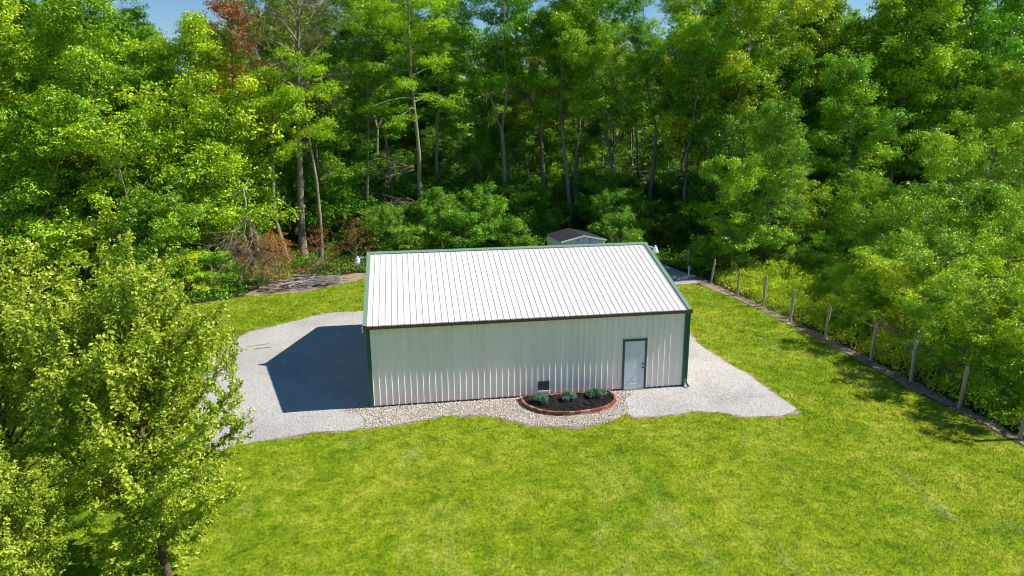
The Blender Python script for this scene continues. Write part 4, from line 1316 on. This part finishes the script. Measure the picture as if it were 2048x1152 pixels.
# ------------------------------------------------------------------ pear trees in front
def pear(seed, H=6.6, R=2.75, nl=66):
    g = np.random.default_rng(seed)
    tubes = []; Cs, Ns, Ts = [], [], []
    def path(p0, d0, length, k, wob, upt):
        pts = [np.array(p0, float)]; d_ = norm(np.array(d0, float))
        for i in range(k):
            d_ = norm(d_ + g.normal(0, wob, 3) + np.array([0, 0, upt]))
            pts.append(pts[-1] + d_ * length / k)
        return np.array(pts)
    def leaves(pth, per_m, spread=.085):
        Ld = np.linalg.norm(np.diff(pth, axis=0), axis=1).sum()
        n = int(Ld * per_m)
        if n < 2: return
        t = np.linspace(0.02, 1, n) * (len(pth) - 1)
        c = np.stack([np.interp(t, range(len(pth)), pth[:, k]) for k in range(3)], 1)
        off = g.normal(0, 1, (n, 3)); off[:, 2] *= .6
        off = norm(off) * spread * g.uniform(.5, 1.3, (n, 1))
        Cs.append(c + off)
        Ns.append(off / spread * .5 + np.array([0, 0, .55]) + g.normal(0, .45, (n, 3)))
        b = g.uniform(.2, .7)
        Ts.append(np.clip(b + g.normal(0, .15, n) + .25 * (t / len(pth)) ** 2, 0, 1))
    tr = path((0, 0, 0), (0, 0, 1), H * .93, 12, .03, .02)
    tubes.append((tr, .11 * (1 - np.linspace(0, 1, 13) * .9), 8))
    ga = 0
    for i in range(nl):
        u = (i + g.uniform(0, .7)) / nl
        z = H * (.05 + .82 * u)
        p0 = [np.interp(z, tr[:, 2], tr[:, k]) for k in range(3)]
        ga += 2.4 + g.uniform(-.3, .3)
        prof = (0.12 + 0.90 * math.sin(math.pi * min(1, .07 + .78 * u))) if u < .75 else (1.0 - .9 * (u - .75))
        Ln = R * prof * g.uniform(.8, 1.2)
        e = math.radians(12 + 52 * u + g.uniform(-9, 9))
        lp = path(p0, (math.cos(ga) * math.cos(e), math.sin(ga) * math.cos(e), math.sin(e)), Ln, 7, .09, .05)
        tubes.append((lp, (.010 + .010 * Ln) * (1 - np.linspace(0, 1, 8) * .75), 5))
        leaves(lp[2:], 60)
        ns = int(Ln / .135)
        for j in range(ns):
            s_ = .18 + .82 * (j + g.uniform(0, 1)) / ns
            q = [np.interp(s_ * 7, range(8), lp[:, k]) for k in range(3)]
            dd = norm(lp[min(7, int(s_ * 7) + 1)] - lp[int(s_ * 6.99)])
            a_ = g.uniform(0, 6.28)
            o_ = np.array([math.cos(a_), math.sin(a_), g.uniform(-.5, .9)])
            sl = g.uniform(.35, .85) * (1.2 - .4 * s_)
            sp = path(q, dd * .7 + o_ * .9, sl, 4, .12, .10)
            tubes.append((sp, .006 * (1 - np.linspace(0, 1, 5) * .5), 3))
            leaves(sp, 62)
            if g.random() < .8:
                s2 = path(sp[2], norm(o_ * .6 + g.normal(0, .6, 3) + np.array([0, 0, .4])), sl * .6, 3, .1, .1)
                leaves(s2, 62)
    # vigorous upright shoots over the top of the crown
    for i in range(52):
        a_ = g.uniform(0, 6.28); rr_ = R * .72 * math.sqrt(g.uniform(0.0, 1))
        z = H * (0.97 - .30 * (rr_ / R) ** 1.3) - g.uniform(.2, .6)
        sp = path((rr_ * math.cos(a_), rr_ * math.sin(a_), z - .05), (math.cos(a_) * .22, math.sin(a_) * .22, 1), g.uniform(.6, 1.3), 6, .05, .05)
        tubes.append((sp, .008 * (1 - np.linspace(0, 1, 7) * .6), 4))
        leaves(sp, 55, .075)
    C = np.concatenate(Cs); N = np.concatenate(Ns); T = np.concatenate(Ts)
    V, F, T = leaf_quads(C, N, .092, g, .60, T, .12)
    tm = tubes_mesh("trunk", tubes); tm.materials.append(M['bark_pear'])
    cm = np_mesh("crown", V, F, tint=T); cm.materials.append(M['leaf_pear'])
    return tm, cm, len(C)
pa = pear(5)
print("pear leaves", pa[2])
plant(pa, "pear_tree", -4.25, -9.2, "pear tree nearest the gravel apron with its trunk showing at the lawn", "tree", "ornamental pear trees in front", rz=0.0)
pb_ = pear(9, 6.6, 2.7, 54)
plant(pb_, "pear_tree", -7.6, -7.9, "pear tree cut off by the left frame edge", "tree", "ornamental pear trees in front", rz=1.5)
plant(pa, "pear_tree", -6.3, -11.6, "low front pear tree filling the bottom left corner", "tree", "ornamental pear trees in front", rz=2.5, s=.62)

# ------------------------------------------------------------------ bed shrubs
def mound(seed):
    g = np.random.default_rng(seed)
    cl = []
    for i in range(26):
        a_ = g.uniform(0, 6.28); r_ = .27 * math.sqrt(g.uniform(0, 1))
        cl.append((r_ * math.cos(a_), r_ * math.sin(a_) * .8, .16 + .14 * (1 - (r_ / .27) ** 2) + g.uniform(-.03, .03), g.uniform(.07, .11), .8, g.uniform(.2, .85)))
    V, F, T = clump_leaves(cl, g, .035, 9000, upw=.5)
    cm = np_mesh("foliage", V, F, tint=T); cm.materials.append(M['leaf_blue'])
    tb = [(np.array([(0, 0, -.02), (g.uniform(-.05, .05), 0, .08), (.2 * math.cos(k), .2 * math.sin(k), .2)]), [.012, .01, .005], 5) for k in range(6)]
    tm = tubes_mesh("stem", tb); tm.materials.append(M['bark_dark'])
    return tm, cm
for i, (x, y, s_, lb) in enumerate([(6.19, -.95, 1.15, "blue green mounded shrub at the left end of the brick flower bed"),
                                   (7.3, -.88, 1.02, "blue green mounded shrub in the middle of the brick flower bed"),
                                   (8.38, -.80, 1.12, "blue green mounded shrub at the right end of the brick flower bed")]):
    plant(mound(30 + i), "juniper_shrub", x, y, lb, "shrub", "blue green shrubs in the brick bed", s=s_, z=.12)

# ------------------------------------------------------------------ fence posts
posts = [((21.14, 20.65), 1.35, (-.0, .0), .062, "fence post farthest away in the shade beside the gravel pad"),
         ((20.79, 16.16), 1.57, (.2, .0), .068, "grey fence post leaning right at the far corner of the lawn"),
         ((20.97, 12.94), 1.61, (.06, .0), .065, "fence post third from the far end, weeds behind it"),
         ((21.27, 10.44), 1.80, (.08, .0), .074, "thick tall fence post fourth from the far end"),
         ((21.14, 7.42), 1.70, (.09, .0), .068, "fence post fifth from the far end, weeds up to its top"),
         ((21.17, 4.40), 1.62, (.11, .02), .068, "leaning fence post sixth from the far end"),
         ((21.40, 1.39), 1.56, (.06, .0), .068, "dark fence post with a dead branch caught on its top"),
         ((21.31, -1.15), 1.73, (.02, .0), .074, "pale straight fence post third from the near end"),
         ((21.21, -3.75), 1.62, (.08, .0), .07, "weathered pale fence post second from the near end"),
         ((21.24, -6.28), 1.65, (.06, .0), .074, "nearest fence post cut by the right frame edge")]
for i, ((x, y), h, (lx, ly), r_, lb) in enumerate(posts):
    rp = random.Random(i)
    mb = MB()
    pts = [(x + lx * t + rp.uniform(-.008, .008), y + ly * t + rp.uniform(-.008, .008), -.1 + (h + .1) * t) for t in (0, .15, .35, .55, .75, .93, 1)]
    rr_ = [r_ * rp.uniform(.93, 1.07) for _ in pts]; rr_[-1] = r_ * .82
    mb.tube(pts, rr_, 9)
    o = mb.build("fence_post", M['wood'])
    # origin at the base
    o.data.transform(Matrix.Translation((-x, -y, 0))); o.location = (x, y, 0)
    tag(o, lb, "fence post", "wooden posts along the fence line")

# ------------------------------------------------------------------ dead wood
def dead_fan(seed, apex, count, spread, length, down, r0=.035, sub=5):
    g = np.random.default_rng(seed); tubes = []; tips = []
    for i in range(count):
        d_ = norm(np.array([g.uniform(-spread, spread), g.uniform(-spread * .6, spread * .6), down]) + g.normal(0, .1, 3))
        Ln = length * g.uniform(.6, 1.1)
        p = [np.array(apex, float)]
        for k in range(7):
            d_ = norm(d_ + g.normal(0, .20, 3) + np.array([0, 0, -.06 if down < 0 else .02]))
            p.append(p[-1] + d_ * Ln / 7)
        p = np.array(p); p[:, 2] = np.maximum(p[:, 2], .05)
        tubes.append((p, r0 * (1 - np.linspace(0, 1, 8) * .8), 5))
        for j in range(sub):
            k0 = g.integers(2, 7)
            d2 = norm((p[k0] - p[k0 - 1]) / Ln * 7 + g.normal(0, .55, 3))
            q = [p[k0]]
            for k in range(4):
                d2 = norm(d2 + g.normal(0, .2, 3)); q.append(q[-1] + d2 * Ln * .09)
            q = np.array(q); q[:, 2] = np.maximum(q[:, 2], .04)
            tubes.append((q, r0 * .35 * (1 - np.linspace(0, 1, 5) * .6), 4)); tips.append(q[-1]); tips.append(q[2])
    return tubes, tips
dl = empty("fallen_limb", (-8.5, 20.9, 0))
tag(dl, "fallen dead limb with bare grey twigs fanning down to the lawn edge", "dead branch")
tb, tips = [], []
for k_, (ap, cnt, spr, ln_) in enumerate([((0.1, 0, 4.6), 7, .55, 4.4), ((.25, .05, 3.9), 6, .9, 3.4), ((-.15, -.05, 3.5), 6, 1.1, 3.2), ((.3, 0, 3.0), 6, 1.2, 2.6), ((.6, .1, 2.4), 6, 1.0, 2.2), ((-.6, 0, 2.6), 5, .9, 2.3)]):
    t1, t2 = dead_fan(41 + k_, ap, cnt, spr, ln_, -.85, .030, 16)
    tb += t1; tips += t2
tb.append((np.array([(0.6, .1, 2.3), (.3, .05, 3.3), (0.1, 0, 4.5), (.12, .2, 5.4), (-.05, .6, 6.2), (.3, 1.0, 6.9)]), [.04, .045, .05, .05, .045, .03], 6))
tb.append((np.array([(-.05, .6, 6.2), (-.5, .5, 5.9), (-1.0, .3, 5.2), (-1.2, .2, 4.4)]), [.035, .03, .022, .012], 5))
m_ = tubes_mesh("branches", tb); m_.materials.append(M['dead']); mesh_obj("branches", m_, None, dl)
g = np.random.default_rng(3)
cl = [(t[0] * 1.1 + .4, t[1], max(.15, t[2]), g.uniform(.25, .45), .8, g.uniform(.1, .7)) for t in tips if t[0] > -.6 and t[2] < 3.2][:120]
V, F, T = clump_leaves(cl, g, .09, 240, upw=.2)
cm = np_mesh("dry_foliage", V, F, tint=T); cm.materials.append(M['leaf_brown']); mesh_obj("dry_foliage", cm, None, dl)
# rusty dry brush right and behind
K['dry'] = make_kind(45, H=3.4, cb=.02, R=1.9, prof=low_prof, nl=26, r0=.04, clump_r=(.25, .5), flat=.7, dens=150, leaf=.10, sec=.5, leaf_mt='leaf_brown', bark='dead')
for x, y, s_, c_, lb in [(-6.7, 21.0, .9, (1.6, 1.25, .9), "orange brown dry bush right of the fallen dead limb"),
                         (-4.6, 23.8, .85, (.7, .6, .55), "dark brown dry bush behind the log pile"),
                         (-2.0, 24.6, .95, (.55, .45, .40), "dark dry bush left of the building roof"),
                         (-10.4, 21.6, .6, (.85, .9, .6), "olive brown dry bush left of the fallen dead limb")]:
    plant(K['dry'], "dry_bush", x, y, lb, "dead bush", "dry bushes by the log pile", s=s_, color=c_, rz=x)
# bare dead branches reaching left from the pale trunk
for (x, y, z, rz, s_, lb) in [(2.4, 33, 6.6, 0, 1.0, "bare grey dead branch reaching left from the pale trunk above the roof"),
                              (2.6, 32.8, 3.6, .2, .8, "lower bare dead branch left of the pale trunk near the roof"),
                              (29, 27.5, 7.4, .3, 1.0, "bare dead branches showing under the broad sunlit maple")]:
    g = np.random.default_rng(int(z * 10)); tubes = []
    for i in range(7):
        p = [np.array([0., 0, g.uniform(-.2, .3)])]; d_ = norm(np.array([-1, g.uniform(-.5, .1), g.uniform(-.35, .35)]))
        Ln = 3.6 * g.uniform(.6, 1.1)
        for k in range(7):
            d_ = norm(d_ + g.normal(0, .12, 3)); p.append(p[-1] + d_ * Ln / 7)
        tubes.append((np.array(p), .035 * (1 - np.linspace(0, 1, 8) * .8), 5))
        for j in range(7):
            k0 = g.integers(2, 7); d2 = norm(d_ + g.normal(0, .6, 3)); q = [p[k0]]
            for k in range(4): d2 = norm(d2 + g.normal(0, .2, 3)); q.append(q[-1] + d2 * .22)
            tubes.append((np.array(q), .012 * (1 - np.linspace(0, 1, 5) * .6), 4))
    me = tubes_mesh("dead_branch", tubes); me.materials.append(M['dead'])
    o = mesh_obj("dead_branch", me, None); o.location = (x, y, z); o.rotation_euler = (0, 0, rz); o.scale = (s_, s_, s_)
    tag(o, lb, "dead branch", "bare dead branches")
# twigs tangled along the near fence
for i, (x, y, lb) in enumerate([(22.3, -.2, "tangle of grey dead twigs behind the third nearest post"), (22.9, -1.9, "leaning bare sticks between the second and third nearest posts"),
                                (23.0, -4.4, "curved bare branch in the shrubs behind the near posts")]):
    tb, _ = dead_fan(60 + i, (0, 0, 1.7), 9, .8, 1.9, -.6, .014, 5)
    me = tubes_mesh("dead_twigs", tb); me.materials.append(M['dead'])
    o = mesh_obj("dead_twigs", me, None); o.location = (x, y, 0)
    tag(o, lb, "twigs", "dead twigs along the near fence")
tb, tips = dead_fan(70, (0, 0, 0), 9, .25, 1.7, .0, .014, 5)
tb = [(np.stack([np.abs(p[:, 0]), p[:, 1], p[:, 2] * .4 - np.abs(p[:, 0]) * .15], 1), r, n_) for p, r, n_ in tb]
ob = empty("snagged_branch", (21.45, 1.42, 1.45)); tag(ob, "dead branch with yellowed leaves caught on top of the dark post", "dead branch")
me = tubes_mesh("twigs", tb); me.materials.append(M['dead']); mesh_obj("twigs", me, None, ob)
g = np.random.default_rng(8)
V, F, T = clump_leaves([(g.uniform(.1, 1.2), g.uniform(-.3, .3), g.uniform(-.15, .1), .22, .4, .8) for _ in range(14)], g, .07, 500)
cm = np_mesh("dry_foliage", V, F, tint=T); cm.materials.append(M['leaf_brown']); o = mesh_obj("dry_foliage", cm, None, ob); o.color = (1.2, 1.4, .8, 1)

# log pile
rl = random.Random(6)
for i in range(34):
    ln = rl.uniform(1.0, 2.9); r_ = rl.uniform(.03, .085)
    u = rl.random()
    cx0 = -6.8 + 3.3 * u; cy0 = 19.6 + 1.5 * u + rl.uniform(-.6, .7)
    a_ = rl.gauss(.25, .5)
    z0 = r_ + .02 + rl.uniform(0, .62) * max(.1, 1 - 1.7 * abs(u - .45))
    mb = MB()
    b1, b2 = rl.uniform(-.25, .25), rl.uniform(-.12, .12)
    p = [(ln * (t - .5), b1 * math.sin(t * 3.1) + rl.uniform(-.05, .05), b2 * math.sin(t * 4) + rl.uniform(-.03, .03)) for t in (0, .16, .33, .5, .67, .84, 1)]
    mb.tube(p, [r_ * (1.15 - .65 * t) for t in (0, .16, .33, .5, .67, .84, 1)], 7)
    if rl.random() < .6:
        q = p[3]; sg = rl.choice((-1, 1))
        mb.tube([q, (q[0] + .25, q[1] + sg * .18, q[2] + .08), (q[0] + .5, q[1] + sg * .42, q[2] + .2)], [r_ * .5, r_ * .4, r_ * .2], 5)
    o = mb.build("log", M['log']); o.location = (cx0, cy0, z0); o.rotation_euler = (0, rl.uniform(-.14, .14), a_)
    tag(o, "sun bleached grey log lying in the log pile at the wood edge", "log", "logs in the pile at the wood edge")
tbs = []
g = np.random.default_rng(9)
for i in range(420):
    c_ = np.array([-7.0 + 4.0 * g.random(), 0, 0]); c_[1] = 19.6 + (c_[0] + 6.6) * .36 + g.normal(0, .5); c_[2] = g.uniform(.03, .42)
    a_ = g.normal(.3, .5); l_ = g.uniform(.3, 1.1)
    d_ = np.array([math.cos(a_), math.sin(a_), g.normal(0, .12)])
    tbs.append((np.array([c_ - d_ * l_ / 2, c_ + g.normal(0, .03, 3), c_ + d_ * l_ / 2]), [g.uniform(.008, .03)] * 3, 5))
me = tubes_mesh("brushwood", tbs); me.materials.append(M['log'])
o = mesh_obj("brushwood", me, None); tag(o, "loose sticks and brush heaped over the grey logs", "brushwood", kind="stuff")

# litter twigs along the bare strip by the fence
tbs = []
for i in range(500):
    yy = g.uniform(-9, 16); c_ = np.array([21.15 + g.normal(0, .28) - (max(0, yy - 8)) * .05, yy, .03])
    a_ = g.uniform(0, 6.28); l_ = g.uniform(.08, .35); d_ = np.array([math.cos(a_), math.sin(a_), 0])
    tbs.append((np.array([c_ - d_ * l_ / 2, c_ + g.normal(0, .01, 3), c_ + d_ * l_ / 2]), [g.uniform(.005, .012)] * 3, 4))
me = tubes_mesh("twig_litter", tbs); me.materials.append(M['dead'])
o = mesh_obj("twig_litter", me, None); tag(o, "scattered small twigs on the soil strip under the posts", "twigs", kind="stuff")

# ------------------------------------------------------------------ shed
shed = empty("garden_shed", (12.46, 22.68, 0), math.radians(6))
tag(shed, "small white metal shed with dark littered roof at the wood edge", "shed")
SW, SD, SH, SR = 3.26, 3.3, 1.9, .34
for nm, bx in (("wall", (0, .04, 0, SD, 0, SH)), ("wall", (SW - .04, SW, 0, SD, 0, SH))):
    mb = MB(); mb.box(*bx)
    sgn = -1 if bx[0] == 0 else 1
    for k in range(6):
        yy = .02 + k * (SD - .1) / 5
        xo = bx[0] if sgn < 0 else bx[1]
        mb.box(min(xo, xo + sgn * .03), max(xo, xo + sgn * .03), yy, yy + .06, .02, SH - .01)
    mb.build(nm, M['white'], shed)
for y0 in (0, SD - .04):
    mb = MB()
    mb.prism([(.042, 0), (SW - .042, 0), (SW - .042, SH), (SW / 2, SH + SR - .03), (.042, SH)], y0, y0 + .04, lambda u, v, w: (u, w, v))
    mb.build("wall", M['white'], shed)
for sx in (0, 1):
    mb = MB()
    a_ = (-.10, SH - .03); b_ = (SW / 2, SH + SR)
    q = [a_, b_, (b_[0], b_[1] + .035), (a_[0], a_[1] + .035)]
    mb.prism(q, -.12, SD + .1, lambda u, v, w: ((u if sx == 0 else SW - u), w, v))
    mb.build("roof", M['shed_roof'], shed)
    mb = MB()
    q = [(a_[0], a_[1] - .06), (b_[0], b_[1] - .06), (b_[0], b_[1] + .045), (a_[0], a_[1] + .045)]
    mb.prism(q, -.15, -.122, lambda u, v, w: ((u if sx == 0 else SW - u), w, v))
    mb.build("fascia", M['white'], shed)
for x0, x1 in ((.35, 1.60), (1.66, 2.91)):
    mb = MB(); mb.box(x0, x1, -.045, -.004, .05, 1.72)
    for k in range(5): mb.box(x0 + .1 + k * .25, x0 + .14 + k * .25, -.055, -.0455, .08, 1.69)
    d_ = mb.build("door", M['white'], shed)
    hx = x1 - .08 if x0 < 1 else x0 + .08
    mb = MB(); mb.tube([(hx, -.06, .9), (hx, -.11, .93), (hx, -.11, 1.15), (hx, -.06, 1.18)], .014, 6); mb.build("handle", M['black'], d_)
mb = MB(); mb.box(.2, SW - .2, -.05, -.0035, 1.74, 1.80); mb.build("door_track", M['white'], shed)
for hx in (1.2, 2.05):
    mb = MB(); mb.box(hx, hx + .05, -.075, -.052, 1.55, 2.05); mb.build("bracket", M['steel'], shed)

# small white standpipe on the pad, and boards on the gravel
st = empty("standpipe", (20.25, 18.4, 0))
tag(st, "short white standpipe on the shaded pad by the far fence posts", "standpipe")
mb = MB(); mb.tube([(0, 0, 0), (0, 0, .62)], .045, 10); mb.build("pipe", M['white'], st)
mb = MB(); mb.tube([(0, 0, .60), (0, 0, .68)], .06, 10); mb.tube([(0, 0, .55), (.12, -.02, .53), (.16, -.02, .44)], .025, 8); mb.build("spout", M['white'], st)
mb = MB(); mb.box(-.25, .45, -.16, .16, 0.012, .05); mb.build("base_slab", M['white'], st)
for x, y, a_, ln, lb in ((-5.65, 8.3, .35, 1.0, "pale board lying on the gravel apron near the pear crown"), (-5.35, 7.85, .2, .7, "shorter pale board in front of the other board on the gravel")):
    mb = MB(); mb.box(-ln / 2, ln / 2, -.05, .05, .012, .05); o = mb.build("wood_board", M['plank'], None, .004)
    o.location = (x, y, 0); o.rotation_euler = (0, 0, a_); tag(o, lb, "board", "boards lying on the gravel apron")

print("polys", sum(len(m_.polygons) for m_ in bpy.data.meshes))
